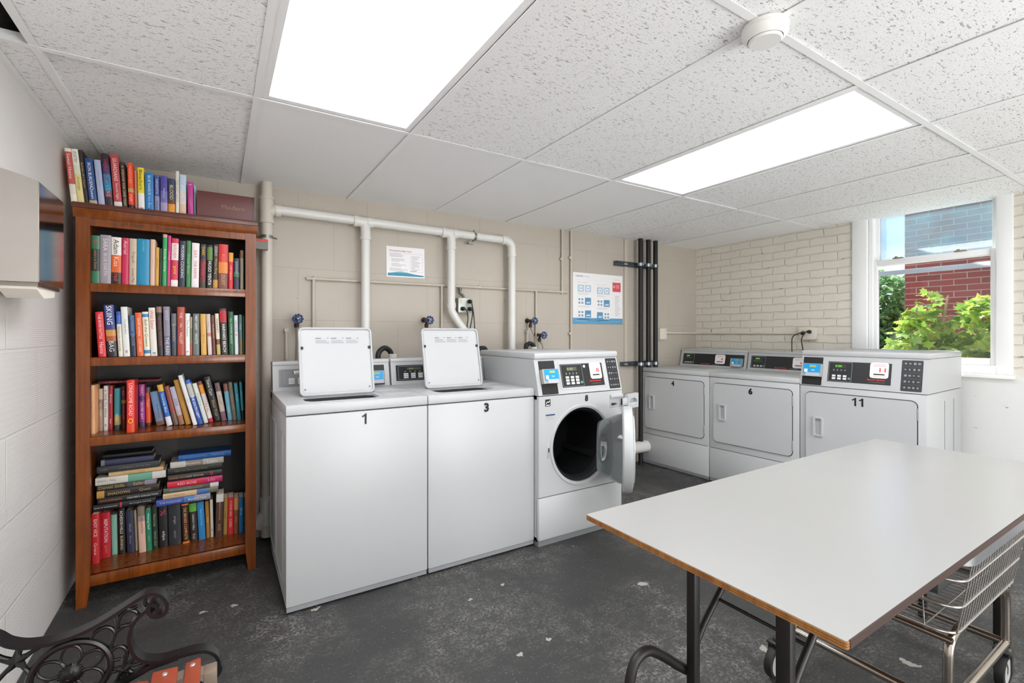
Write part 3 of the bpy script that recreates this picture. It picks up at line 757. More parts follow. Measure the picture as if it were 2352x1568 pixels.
def card_reader(parent, X, w, blue0=0.0, name='card_reader'):
    """grey bezel with a blue label, sitting in X's xy plane, centred; w = width"""
    h = w*.72
    b = MB(); slab(b, X, -w/2, -h/2, w/2, h/2, 0, .026, .004); o = b.build(name, READG, parent)
    b = MB(); slab(b, X, -w*.40, -h*.30, w*.46, h*.47, .026, .0275, .003); b.build('blue_label', BLUEC, o)
    b = MB(); slab(b, X, -w*.26, -h*.50, w*.44, -h*.22, .026, .030, .003); b.build('card_slot', M('#b9b8c2', .4), o)
    b = MB(); flat(b, X, -w*.34, -h*.20, -w*.17, h*.06, .0279); b.build('white_mark', STICK, o, smooth=False)
    b = MB(); b.text('tap', .01, X @ Matrix.Translation((w*.10, -h*.02, .0279)), .0002, (w*.2, h*.12)); b.build('label_print', M('#bfe3f5', .4), o)
    b = MB(); flat(b, X, -w*.08, h*.22, w*.25, h*.36, .0279); b.build('yellow_mark', M('#b5b653', .5), o, smooth=False)
    return o
def lcd_panel(parent, X, x0, y0, x1, y1, keys=(3, 3), bright=False, txt='88'):
    """key pad with display"""
    W, H = x1-x0, y1-y0
    b = MB(); t_ = .0025
    for a in ((x0, y0, x1, y0+t_), (x0, y1-t_, x1, y1), (x0, y0, x0+t_, y1), (x1-t_, y0, x1, y1)): slab(b, X, *a, 0, .0015)
    o = b.build('key_pad', M('#7d7f82', .4), parent, smooth=False)
    b = MB(); flat(b, X, x0+W*.28, y1-H*.28, x0+W*.74, y1-H*.12, .0008); b.build('display', M('#3a3f30' if bright else '#55584a', .3), o, smooth=False)
    b = MB(); b.text(txt, .02, X @ Matrix.Translation((x0+W*.42, y1-H*.20, .0012)), .0004, (W*.28, H*.12)); b.build('display_digits', LCDG if bright else LCD, o)
    b = MB(); nc, nr = keys
    for c in range(nc):
        for r in range(nr):
            kx = x0+W*(.17+.235*c); ky = y0+H*(.10+.135*r); slab(b, X, kx, ky, kx+W*.15, ky+H*.10, 0, .002)
    b.build('button', KEYW, o, smooth=False)
    b = MB(); slab(b, X, x0+W*.85-W*.0, y0+H*.12, x0+W*.95, y0+H*.22, 0, .002); b.build('start_button', GREENK, o, smooth=False)
    b = MB()
    for k in range(4): flat(b, X, x0+W*(.2+.16*k), y1-H*.45, x0+W*(.25+.16*k), y1-H*.37, .0008)
    b.build('symbols', M('#8b8d90', .5), o, smooth=False)
    return o
def sticker(parent, X, x0, y0, x1, y1, num):
    b = MB(); flat(b, X, x0, y0, x1, y1, .0012, (x1-x0)*.16); o = b.build('sticker', STICK, parent, smooth=False)
    W, H = x1-x0, y1-y0
    b = MB(); b.text(num, .02, X @ Matrix.Translation((x0+W*.68, y0+H*.52, .0016)), .0003, (W*.34, H*.26)); b.build('sticker_number', REDP, o)
    b = MB(); flat(b, X, x0+W*.2, y0+H*.20, x0+W*.8, y0+H*.28, .0016)
    b.build('sticker_bar', GAP, o, smooth=False)
    b = MB()
    for k in range(3): flat(b, X, x0+W*.15, y0+H*(.74+.07*k), x0+W*.85, y0+H*(.765+.07*k), .0016)
    flat(b, X, x0+W*.15, y0+H*.10, x0+W*.85, y0+H*.13, .0016); b.build('sticker_print', M('#c9a9a9', .5), o, smooth=False)
def chart(parent, X, x0, y0, x1, y1):
    b = MB(); slab(b, X, x0, y0, x1, y1, 0, .0015, .006); o = b.build('cycle_chart', PANEL, parent, smooth=False)
    W, H = x1-x0, (y1-y0)/5.15; fr = MB(); ic = MB(); rnd = random.Random(11)
    for k in range(5):
        ya = y0+(y1-y0)*.02+H*k; a0, a1, b0, b1 = x0+W*.07, x1-W*.07, ya+H*.08, ya+H*.92; q = .0009
        for s in ((a0, b0, a1, b0+q), (a0, b1-q, a1, b1), (a0, b0, a0+q, b1), (a1-q, b0, a1, b1)): flat(fr, X, *s, .0019)
        for j in range(4):
            cx = a0+W*(.06+.21*j); w_ = W*(.08+.06*rnd.random()); hh = H*(.18+.2*rnd.random()); flat(ic, X, cx, ya+H*.5-hh/2, cx+w_, ya+H*.5+hh/2, .0019, min(w_, hh)*.3)
    fr.build('chart_frames', M('#5d6066', .5), o, smooth=False); ic.build('chart_symbols', M('#8b8e92', .5), o, smooth=False)
def number(parent, txt, x, y, z, h):
    """bold black figures"""
    b = MB(); w = h*.60; adv = h*.72
    for k, ch in enumerate(txt):
        X = plane_x((x+adv*(k-(len(txt)-1)/2), y, z), (1, 0, 0), (0, 0, 1))
        if ch == '1':
            q = [(.03, -.5), (.21, -.5), (.21, .5), (.07, .5), (.0, .40), (-.10, .33), (-.22, .29), (-.22, .15), (-.08, .185), (.03, .245)]
            b._add([(a*h, c*h, 0) for a, c in q], [list(range(len(q)))], X)
        else: b.text(ch, 1.0, X, .05, (w, h))
    b.build('number_decal', NUM, parent, smooth=False)

def top_loader(x0, num, label, dark):
    W, Dp = .652, .70
    t = thing('washing_machine', label, 'washing machine', (x0, 2.19, 0), group=None)
    b = MB(); b.box(.001, .012, .03, W-.001, Dp-.02, .858, .006); b.box(.0, .0, .032, W, .03, .857, .007)
    cab = b.build('cabinet', WHITE, t)
    if dark is False:
        b = MB()
        for ya, yb, za, zb in ((.10, .36, .10, .78), (.40, .64, .10, .78)):
            for s in ((ya, za, yb, za+.006), (ya, zb-.006, yb, zb), (ya, za, ya+.006, zb), (yb-.006, za, yb, zb)): b.box(-.0035, s[0], s[1], .002, s[2], s[3], .0015, 1)
        b.build('side_emboss', WHITE, cab)
    b = MB(); b.box(.004, .004, .012, W-.004, .03, .032); b.box(.02, .03, .0, W-.02, Dp-.06, .03); b.build('toe_kick', M('#8b8d90', .45), t, smooth=False)
    # top deck with the tub opening
    hole = []
    for cx, cy, a0 in ((.40, .245, 0), (.14, .245, 90), (.14, .135, 180), (.40, .135, 270)):
        for k in range(7): a = rad(a0+15*k); hole.append((cx+.045*math.cos(a), cy+(.035 if cy > .2 else .055)*math.sin(a)))
    R = Matrix(((1, 0, 0, 0), (0, 0, 1, 0), (0, 1, 0, 0), (0, 0, 0, 1)))     # XZ plate -> XY plate
    b = MB(); b.holed(.004, .006, W-.004, Dp-.10, hole, .893, .9055, X=R)
    b.box(0, -.001, .861, W, .012, .903, .005); b.box(0, .006, .861, .008, Dp-.04, .906, .003); b.box(W-.008, .006, .861, W, Dp-.04, .906, .003)
    b.box(0, Dp-.11, .861, W, Dp-.02, .905, .003); b.build('top_deck', WHITE, t)
    b = MB(); n = len(hole); vs = [(x, y, .8935) for x, y in hole]+[(x, y, .74) for x, y in hole]
    b._add(vs, [(i, (i+1) % n, n+(i+1) % n, n+i) for i in range(n)]+[list(range(n, 2*n))]); b.build('tub', M('#26272a', .45), t)
    b = MB(); b.lathe([(.028, .74), (.034, .80), (.026, .855), (.001, .86)], 24, X=Matrix.Translation((.27, .19, 0))); b.build('agitator', M('#d0d0d0', .4), t)
    # bleach / softener tray right of the lid
    b = MB(); b.box(.47, .30, .9055, .60, .50, .9085, .002); b.box(.475, .14, .9055, .615, .27, .907, .001); b.build('tray_cover', WHITE, t)
    # console
    prof = [(.585, .905), (.612, 1.045), (.612, 1.062), (.69, 1.062), (.69, .80), (.60, .80)]
    b = MB(); b.prism_x(prof, .004, W-.004); con = b.build('console', WHITE, t)
    b = MB(); b.box(.002, .606, 1.042, W-.002, .694, 1.064, .006); b.build('console_cap', GREYW, con)
    sl = Vector((0, .612-.585, 1.045-.905)).normalized(); X = plane_x((0, .585, .905), (1, 0, 0), sl)
    H = .14
    b = MB(); slab(b, X, .035, .022, .262, H-.022, 0, .0025, .004); p = b.build('control_panel', M('#86878a', .4) if not dark else PANEL, con, smooth=False)
    Xp = X @ Matrix.Translation((0, 0, .0027)); lcd_panel(p, Xp, .048, .028, .25, H-.028, (3, 3), txt='888')
    if not dark:
        b = MB(); flat(b, Xp, .11, H-.05, .175, H-.032, .001); b.build('display_plate', STICK, p, smooth=False)
    b = MB(); slab(b, X, W-.165, .006, W-.035, H-.014, 0, .003, .003); r = b.build('reader_plate', BLACKP, con, smooth=False)
    card_reader(r, X @ Matrix.Translation((W-.098, H*.36, .003)), .106)
    # lid, standing open
    a = Vector((.098, .272, .910)); up = Vector((0, .072, .335)); lw = .362; XL_ = plane_x(a, (1, 0, 0), up); lh = up.length
    b = MB(); slab(b, XL_, 0, 0, lw, lh, -.014, 0, .022, 6); 
    pts = []
    for cx, cy, a0 in ((lw-.022, lh-.022, 0), (.022, lh-.022, 90), (.022, .022, 180), (lw-.022, .022, 270)):
        for k in range(7): q = rad(a0+15*k); pts.append((cx+.0205*math.cos(q), cy+.0205*math.sin(q), .004))
    b.tube(pts, .0055, 8, closed=True, X=XL_)
    lid = b.build('lid', WHITE, t)
    b = MB(); slab(b, XL_, .012, .012, lw-.012, lh-.018, -.001, .0015, .018); b.build('inner_panel', WHITE, lid)
    b = MB()
    for x in (.012, lw-.012): b.lathe([(.001, .006), (.0075, .005), (.0085, .0)], 14, X=XL_ @ Matrix.Translation((x, lh*.70, .002)))
    b.build('bumper', BLACKP, lid)
    b = MB()
    for x in (.022, lw-.022): b.lathe([(.001, .004), (.004, .003), (.0045, 0)], 10, X=XL_ @ Matrix.Translation((x, .03, .002)))
    b.build('screw', PRN, lid)
    b = MB(); flat(b, XL_, .075, lh-.082, .30, lh-.048, .0020); lb = b.build('instruction_label', M('#b9babc', .4), lid, smooth=False)
    b = MB(); rnd = random.Random(2)
    for c in range(3):
        x = .078+c*.076
        for k in range(4): flat(b, XL_, x, lh-.0795+k*.005, x+.05+rnd.random()*.018, lh-.0780+k*.005, .0024)
        flat(b, XL_, x, lh-.056, x+.028, lh-.051, .0024); flat(b, XL_, x+.058, lh-.055, x+.064, lh-.050, .0024)
    b.build('label_print', PRN, lb, smooth=False)
    number(t, num, .336, -.0012, .82, .05)
    return t
top_loader(.252, '1', 'white top-loading washer numbered 1, lid raised, next to the bookcase', False)
top_loader(.908, '3', 'white top-loading washer numbered 3, lid raised, in the middle of the row', True)

def sloped_head(t, W, Dp, z0, z1, lean, rdr, pan, cht, num, bright):
    b = MB(); b.prism_x([(0, z0), (lean, z1), (Dp, z1), (Dp, z0)], .0, W)
    hd = b.build('control_head', WHITE, t)
    b = MB(); b.box(-.002, lean-.012, z1, W+.002, Dp+.004, z1+.037, .010); b.build('top_cover', WHITE, t)
    sl = Vector((0, lean, z1-z0)); X = plane_x((0, 0, z0), (1, 0, 0), sl); H = sl.length
    b = MB(); slab(b, X, rdr[0], .004, rdr[1], H-.012, 0, .003, .003); r = b.build('reader_plate', BLACKP, hd, smooth=False)
    card_reader(r, X @ Matrix.Translation(((rdr[0]+rdr[1])/2+.002, H*.50, .003)), (rdr[1]-rdr[0])*1.02)
    x0, x1 = pan; ya, yb = .036, H-.036
    b = MB(); slab(b, X, x0-.012, ya-.012, x1+.01, yb+.012, 0, .0015, .006); b.build('panel_bezel', WHITE, hd, smooth=False)
    b = MB(); slab(b, X, x0, ya, x1, yb, 0, .0022); p = b.build('control_panel', PANEL, hd, smooth=False)
    Xp = X @ Matrix.Translation((0, 0, .0024)); w = x1-x0
    lcd_panel(p, Xp, x0+.004, ya+.004, x0+w*(.50 if not bright else .40), yb-.004, (3, 3) if not bright else (3, 2), bright, '8:88')
    sticker(p, Xp, x1-w*.32 if not bright else x1-w*.32, ya+(yb-ya)*.30, x1-w*.04, yb+.004, num)
    b = MB(); b.text('Speed Queen', .02, Xp @ Matrix.Translation((x1-w*.22, ya+(yb-ya)*.21, .0006)), .0006, (w*.36, .011)); b.build('logo', REDP, p)
    b = MB(); b.text('COMMERCIAL', .02, Xp @ Matrix.Translation((x1-w*.20, ya+(yb-ya)*.10, .0006)), 0, (w*.28, .006)); b.build('logo_line', PRN, p)
    if not bright:
        b = MB(); b.lathe([(.001, .003), (.008, .002), (.009, 0)], 16, X=Xp @ Matrix.Translation((x0+w*.56, yb-.018, 0))); b.build('knob', KEYW, p)
    chart(hd, X, cht[0], .010, cht[1], H-.010)

# --- front loader with its door open
def front_loader():
    W, Dp = .655, .69
    t = thing('washing_machine', 'white front-loading washer numbered 8 with its round door open', 'washing machine', (1.5625, 2.15, 0))
    cx, cz, R = .322, .552, .222
    ring = [(cx+R*math.cos(2*math.pi*k/64), cz+R*math.sin(2*math.pi*k/64)) for k in range(64)]
    b = MB(); b.holed(.0, .284, W, .858, ring, 0, .02)
    b.box(0, .02, .03, .012, Dp, .858); b.box(W-.012, .02, .03, W, Dp, .858); b.box(0, Dp-.012, .03, W, Dp, .858); b.box(0, .02, .84, W, Dp, .858); b.box(0, .02, .03, W, Dp, .05)
    b.build('cabinet', WHITE, t)
    b = MB(); X = Matrix.Translation((cx, .0, cz)) @ Matrix.Rotation(rad(90), 4, 'X')     # local z -> -y
    b.lathe([(.243, .001), (.240, .005), (.230, .004), (.219, -.02), (.217, -.03)], 64, X=X, cap=False); b.build('door_ring', WHITE, t)
    b = MB(); b.lathe([(.220, -.012), (.215, -.006), (.206, -.014), (.200, -.03), (.197, -.06), (.22, -.09)], 64, X=X, cap=False); b.build('gasket', M('#202124', .45), t)
    b = MB(); b.lathe([(.20, -.06), (.215, -.075), (.235, -.10), (.235, -.42), (.001, -.44)], 48, X=X, cap=False); b.build('drum', M('#232425', .55, .3, bump=.4, bscale=300), t)
    for k in range(3):
        b = MB(); a = rad(90+120*k); b.tube([(.222*math.cos(a), .222*math.sin(a), -.13), (.222*math.cos(a), .222*math.sin(a), -.40)], .022, 10, X=X); b.build('drum_lifter', M('#262728', .5), t)
    b = MB(); b.box(.0, .0, .035, W, .03, .279, .008); b.box(.0, .02, .03, W, Dp, .05); b.build('lower_panel', WHITE, t)
    b = MB(); b.box(.006, .012, .0, W-.006, Dp-.05, .035); b.box(.01, .012, .25, W-.01, .05, .30); b.build('toe_kick', M('#7d7f82', .5), t, smooth=False)
    sloped_head(t, W, Dp, .863, 1.069, .052, (.028, .142), (.18, .515), (.553, .645), '8', False)
    number(t, '8', .356, -.0012, .827, .044)
    X = plane_x((0, -.0008, 0), (1, 0, 0), (0, 0, 1))
    b = MB(); flat(b, X, .045, .80, .082, .84); e = b.build('rating_sticker', M('#1b1c20', .4), t, smooth=False)
    b = MB(); b.tube(smooth_path([(.052, .815, .0006), (.060, .827, .0006), (.068, .822, .0006), (.076, .832, .0006)], 4), .0022, 6, X=X); flat(b, X, .05, .804, .077, .809, .0005); b.build('sticker_mark', STICK, e)
    b = MB(); flat(b, X, .048, .745, .115, .753); b.build('blue_sticker', M('#2b3f73', .4), t, smooth=False)
    b = MB()
    for k in range(3): flat(b, X, .048, .723+k*.007, .11-.006*k, .726+k*.007)
    b.build('sticker_print', M('#a9acb2', .5), t, smooth=False)
    # strike plate on the left of the ring
    b = MB(); b.box(.058, -.003, .50, .078, .004, .59, .003); s_ = b.build('strike_plate', M('#b5b5b5', .4), t)
    b = MB(); b.box(.064, -.0036, .535, .073, .0, .56); b.build('strike_slot', GAP, s_, smooth=False)
    # soap dispenser: recess at the top right and its white drawer front swung out
    b = MB(); b.box(.548, -.002, .752, .652, .004, .832, .001); d = b.build('dispenser_recess', M('#a9abae', .4), t, smooth=False)
    b = MB(); b.prism([(.556, .772), (.572, .765), (.60, .771), (.612, .775), (.59, .781), (.565, .783)], -.004, .0); b.build('dispenser_slot', GAP, d, smooth=False)
    b = MB(); b.box(.55, -.012, .815, .655, .002, .836, .004); b.build('dispenser_lip', WHITE, d)
    t2 = Matrix.Translation((.668, -.04, .742)) @ Matrix.Rotation(rad(12), 4, 'Z')
    b = MB(); b.holed(0, 0, .125, .092, [(.018+.09*(.5+.5*math.cos(q)), .018+.045*(.5+.5*math.sin(q))) for q in [2*math.pi*k/28 for k in range(28)]], 0, .03, X=t2); b.box(0, .022, 0, .125, .03, .092, X=t2); b.box(.018, .004, .014, .108, .026, .034, .006, X=t2)
    b.build('dispenser_drawer', WHITE, t)
    b = MB(); b.box(.63, -.035, .765, .69, -.012, .81, .003); b.box(.63, -.03, .765, .655, .01, .81, .003); b.build('drawer_arm', WHITE, t)
    # door: hinged on the right side of the opening
    hx, hy = .632, -.03; ang = rad(180+45)         # direction from the hinge to the free edge
    u = Vector((math.cos(ang), math.sin(ang), 0)); c = Vector((hx, hy, cz))+u*.25
    nrm = Vector((u.y, -u.x, 0)); nrm = nrm if nrm.y > 0 else -nrm        # towards the machine
    X = plane_x(c, u, (0, 0, 1)) 
    z = X.to_3x3() @ Vector((0, 0, 1))
    if z.dot(nrm) < 0: X = X @ Matrix.Scale(-1, 4, (0, 0, 1))
    b = MB(); b.lathe([(.190, .0), (.215, .010), (.236, .008), (.244, .0), (.244, -.034), (.238, -.046), (.20, -.052), (.190, -.046)], 64, X=X, close=True); dr = b.build('door', WHITE, t)
    b = MB(); b.lathe([(.202, .004), (.196, .03), (.178, .075), (.160, .12), (.150, .142), (.135, .15), (.001, .152)], 48, X=X, cap=False)
    g = NT('door_glass'); p = g.bsdf((.92, .95, .95), .02, 0); p.inputs['Transmission Weight'].default_value = 1; p.inputs['IOR'].default_value = 1.3
    b.lathe([(.198, .004), (.192, .03), (.174, .074), (.156, .118), (.147, .138), (.133, .146), (.001, .148)], 48, X=X, cap=False)
    b.build('door_glass', g.m, dr)
    b = MB(); b.lathe([(.20, -.03), (.19, -.058), (.001, -.06)], 48, X=X, cap=False); b.build('outer_window', M('#c4c8ca', .15), dr)
    b = MB(); b.box(hx-.012, hy+.0, cz-.06, hx+.012, -.0, cz+.06, .003); b.build('hinge', M('#b9bbbd', .4), t)
front_loader()

def dryer(xloc, yloc, num, label, tall):
    W, Dp = .681, .70
    t = thing('tumble_dryer', label, 'tumble dryer', (xloc, yloc, 0), (0, 0, rad(-87.4)), group=None)
    top = .858 if tall else .862
    b = MB(); b.box(0, .0, .03, W, Dp, top, .007); cab = b.build('cabinet', WHITE, t)
    b = MB(); b.box(-.0, -.004, .034, W, .03, .284, .008); b.build('lower_panel', WHITE, t)
    b = MB(); b.box(.006, .02, 0, W-.006, Dp-.05, .032); b.box(.004, .003, .012, W-.004, .03, .036); b.build('toe_kick', M('#808285', .5), t, smooth=False)
    b = MB(); b.box(.01, -.0008, .283, W-.01, .02, .2875); b.build('panel_seam', SEAM, t, smooth=False)
    # door with a dark shut-line and rounded corners
    b = MB(); b.rslab(.038, .338, .640, .820, -.0025, .002, .034); b.build('shut_line', M('#3f4042', .6), t, smooth=False)
    hx0, hx1, hz0, hz1 = .092, .150, .522, .650
    b = MB(); b.ringplate(rrect(.043, .343, .635, .815, .03), rrect(hx0+.006, hz0+.006, hx1-.006, hz1-.006, .008), -.012, -.0024)
    d = b.build('door', WHITE, t)
    b = MB(); b.ringplate(rrect(hx0, hz0, hx1, hz1, .009), rrect(hx0+.011, hz0+.009, hx1-.009, hz1-.009, .006), -.024, -.006); h = b.build('handle', WHITE, d)
    b = MB(); b._add([(hx0+.006, -.0035, hz0+.006), (hx1-.006, -.014, hz0+.006), (hx1-.006, -.014, hz1-.006), (hx0+.006, -.0035, hz1-.006)], [(0, 1, 2, 3)]); b.build('finger_recess', M('#b4b5b7', .4), h, smooth=False)
    for z in (.42, .74):
        b = MB(); b.box(.634, -.012, z-.035, .642, .0, z+.035, .002); b.build('hinge', M('#8c8e90', .4), d)
    number(t, num, .345, -.0135, .778, .053)
    if not tall:
        b = MB(); b.box(-.002, -.003, .864, W+.002, Dp, .902, .008); b.build('top', WHITE, t)
        b = MB(); prof = [(.575, .90), (.606, 1.045), (.606, 1.06), (.69, 1.06), (.69, .90)]; b.prism_x(prof, .004, W-.004); con = b.build('console', WHITE, t)
        b = MB(); b.box(.0, .60, 1.045, W, .694, 1.064, .006); b.build('console_cap', WHITE, con)
        sl = Vector((0, .031, .145)); X = plane_x((0, .575, .90), (1, 0, 0), sl); H = sl.length
        b = MB(); slab(b, X, .03, .018, W-.028, H-.022, 0, .002); p = b.build('control_panel', PANEL, con, smooth=False)
        Xp = X @ Matrix.Translation((0, 0, .0022)); lcd_panel(p, Xp, .036, .022, .155, H-.027, (3, 1), True, '8:88')
        b = MB(); b.text('Speed Queen', .02, Xp @ Matrix.Translation((.285, .029, .0006)), .0008, (.125, .012)); b.build('logo', REDP, p)
        b = MB(); flat(b, Xp, .352, .024, .42, .028, .0006); b.build('logo_line', PRN, p, smooth=False)
        sticker(p, Xp, .375, .034, .475, H-.026, num)
        card_reader(p, Xp @ Matrix.Translation((W-.088, H*.35, .001)), .105)
    else:
        sloped_head(t, W, Dp, .862, 1.066, .042, (.012, .132), (.166, .508), (.556, .655), num, True)
        b = MB()
        for y in (.33, .52): b.box(W-.001, y, .06, W+.0012, y+.003, .80)
        b.build('side_seam', SEAM, cab, smooth=False)
    return t
dryer(3.452, 3.088, '4', 'white tumble dryer numbered 4 in the corner by the black pipes', False)
dryer(3.483, 2.404, '6', 'white tumble dryer numbered 6 between dryers 4 and 11', False)
dryer(3.514, 1.720, '11', 'taller white tumble dryer numbered 11 under the window', True)
# ------------------------------------------------------------------ bookcase
def wood_mat(name, c0, c1, rough=.32, rot=(0, 0, 0)):
    t = NT(name); v = t.coord((14, 14, 1.2), rot); w = t.noise(v, 4, 6, .6); v2 = t.coord((1, 1, 1), rot)
    col = t.mix(t.ramp(w, [(.3, (0, 0, 0)), (.7, (1, 1, 1))]), lin(c0), lin(c1))
    col = t.mix(t.math('MULTIPLY', t.noise(v2, 6, 3), .25), col, lin(c0))
    t.bsdf(col, rough, 0, t.bump(w, .05, .002)); return t.m
WOODV = wood_mat('stained_wood_upright', '#622c05', '#88460d')
WOODH = wood_mat('stained_wood_shelf', '#622c05', '#88460d', .25, (0, rad(90), 0))
WOODT = wood_mat('stained_wood_cornice', '#51281b', '#643222', .35, (0, rad(90), 0))
BX0, BX1, BYF, BYB = -.535, .172, 2.725, 3.03
bc = thing('bookcase', 'tall brown wooden bookcase full of books beside the left wall', 'bookcase', (BX0, BYF, 0))
O = Vector((BX0, BYF, 0)); BW = BX1-BX0; BD = BYB-BYF
for x, sgn in ((0, 1), (BW-.048, -1)):
    b = MB(); b.prism([(x if sgn > 0 else x+.012, 0), (x+.036 if sgn > 0 else x+.048, 0), (x+.048, .10), (x+.048, 1.733), (x, 1.733), (x, .10)], 0, .03)
    b.build('front_post', WOODV, bc)
    b = MB(); xs = x+.004 if sgn > 0 else x+.024
    b.box(xs, .03, .06, xs+.02, BD, 1.733); b.build('side_panel', WOODV, bc)
    b = MB(); b.box(xs-.002, BD-.03, 0, xs+.022, BD, .06); b.build('rear_foot', WOODV, bc)
b = MB(); b.box(.046, .004, 1.700, BW-.046, .024, 1.735); b.build('top_rail', WOODH, bc)
b = MB(); b.prism_x([(.0, 1.733), (-.006, 1.740), (-.008, 1.752), (-.012, 1.762), (-.014, 1.772), (BD, 1.772), (BD, 1.733)], -.008, BW+.008); b.build('cornice', WOODH, bc)
b = MB(); b.box(-.012, -.018, 1.772, BW+.010, BD+.004, 1.797, .005); b.build('top_board', WOODT, bc)
for z, n in ((1.444, .039), (1.110, .039), (.753, .040)):
    b = MB(); b.box(.024, .012, z-.022, BW-.024, BD-.012, z); b.box(.047, .003, z-n, BW-.047, .022, z, .002); b.build('shelf', WOODH, bc)
b = MB(); b.box(.024, .012, .113, BW-.024, BD-.012, .135); b.box(.045, .002, .086, BW-.045, .022, .135, .002); b.build('bottom_shelf', WOODH, bc)
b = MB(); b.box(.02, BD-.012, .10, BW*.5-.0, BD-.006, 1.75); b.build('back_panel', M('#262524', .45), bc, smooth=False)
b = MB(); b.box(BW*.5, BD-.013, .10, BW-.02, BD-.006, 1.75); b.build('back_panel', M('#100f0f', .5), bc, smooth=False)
b = MB(); b.text('20 Stick', .02, plane_x((.20, .0034, 1.7205), (1, 0, -.0), (0, 0, 1)), 0, (.09, .014)); b.text('-  Do Not Remove', .02, plane_x((.345, .0034, 1.719), (1, 0, 0), (0, 0, 1)), 0, (.15, .014)); b.build('handwriting', M('#2a1408', .6), bc)

# ------------------------------------------------------------------ books
PAGES = M('#d9cfb4', .8, var=.08, scale=200)
_bk = {}
def bmat(h): return M(h, .38, var=.06, scale=40)
def make_book(name, label, group, loc, rot, w, d, h, bands, title=None):
    """local frame: x thickness, y depth (spine at 0), z height"""
    t = thing(name, label, 'book', loc, rot, group)
    k = min(.0022, w*.16); r = min(.0035, w*.22)
    prof = [(0, d), (0, r), (w*.12, r*.35), (w*.32, 0), (w*.68, 0), (w*.88, r*.35), (w, r), (w, d), (w-k, d), (w-k, r+k), (k, r+k), (k, d)]
    n = len(prof); b = MB(); z0 = 0.0
    segs = []
    prev = 0.0
    for f, c in bands: segs.append((prev*h, f*h, c)); prev = f
    for (za, zb, c) in segs:
        b.mat(bmat(c))
        vs = [(x, y, za) for x, y in prof]+[(x, y, zb) for x, y in prof]
        b._add(vs, [(i, (i+1) % n, n+(i+1) % n, n+i) for i in range(n)])
    for z, fl in ((0, True), (h, False)):
        vs = [(x, y, z) for x, y in prof]; fs = [(0, 1, 10, 11), (6, 7, 8, 9), (1, 2, 3, 4, 5, 6, 9, 10)]
        b._add(vs, [f[::-1] if fl else f for f in fs])
    bm = b.bm; bmesh.ops.remove_doubles(bm, verts=bm.verts[:], dist=1e-6)
    b.build('cover', None, t, angle=50)
    b = MB(); b.box(k, r+k, .003, w-k, d-.004, h-.003); b.build('pages', PAGES, t, smooth=False)
    if title:
        for (txt, col, fc, fl, fh) in title:
            X = plane_x((w/2, -.0005, h*fc), (0, 0, -1), (1, 0, 0))
            b = MB(); b.text(txt, .02, X, 0, (h*fl, w*fh)); b.build('spine_title', bmat(col), t)
    return t

def row(data, z, group, name='book', depth=.15):
    prevr = None; out = []
    for i, (X0, w, lean, h, y, bands, title, label) in enumerate(data):
        th = rad(lean); c, s = math.cos(th), math.sin(th)
        if prevr:                                   # keep clear of the neighbour on the left
            px, pw, pth, ph = prevr
            need = -9
            for zz in (0.0, min(h, ph)*.5, min(h, ph)*.97):
                right = px+pw*math.cos(pth)+(zz+ (pw*math.sin(pth) if pth < 0 else 0))*math.tan(pth)
                left_off = zz*math.tan(th)
                need = max(need, right-left_off)
            if need+.0006 > X0:
                X1 = X0+w*c; X0 = need+.0006; w = max((X1-X0)/c, w*.72)
        zz = z+(w*s if s > 0 else 0)+.0003
        d = min(depth, BYB-.016-y)
        make_book(name, label, group, (X0, y, zz), (0, th, 0), w, d, h, bands, title)
        prevr = (X0, w, th, h)
    return out

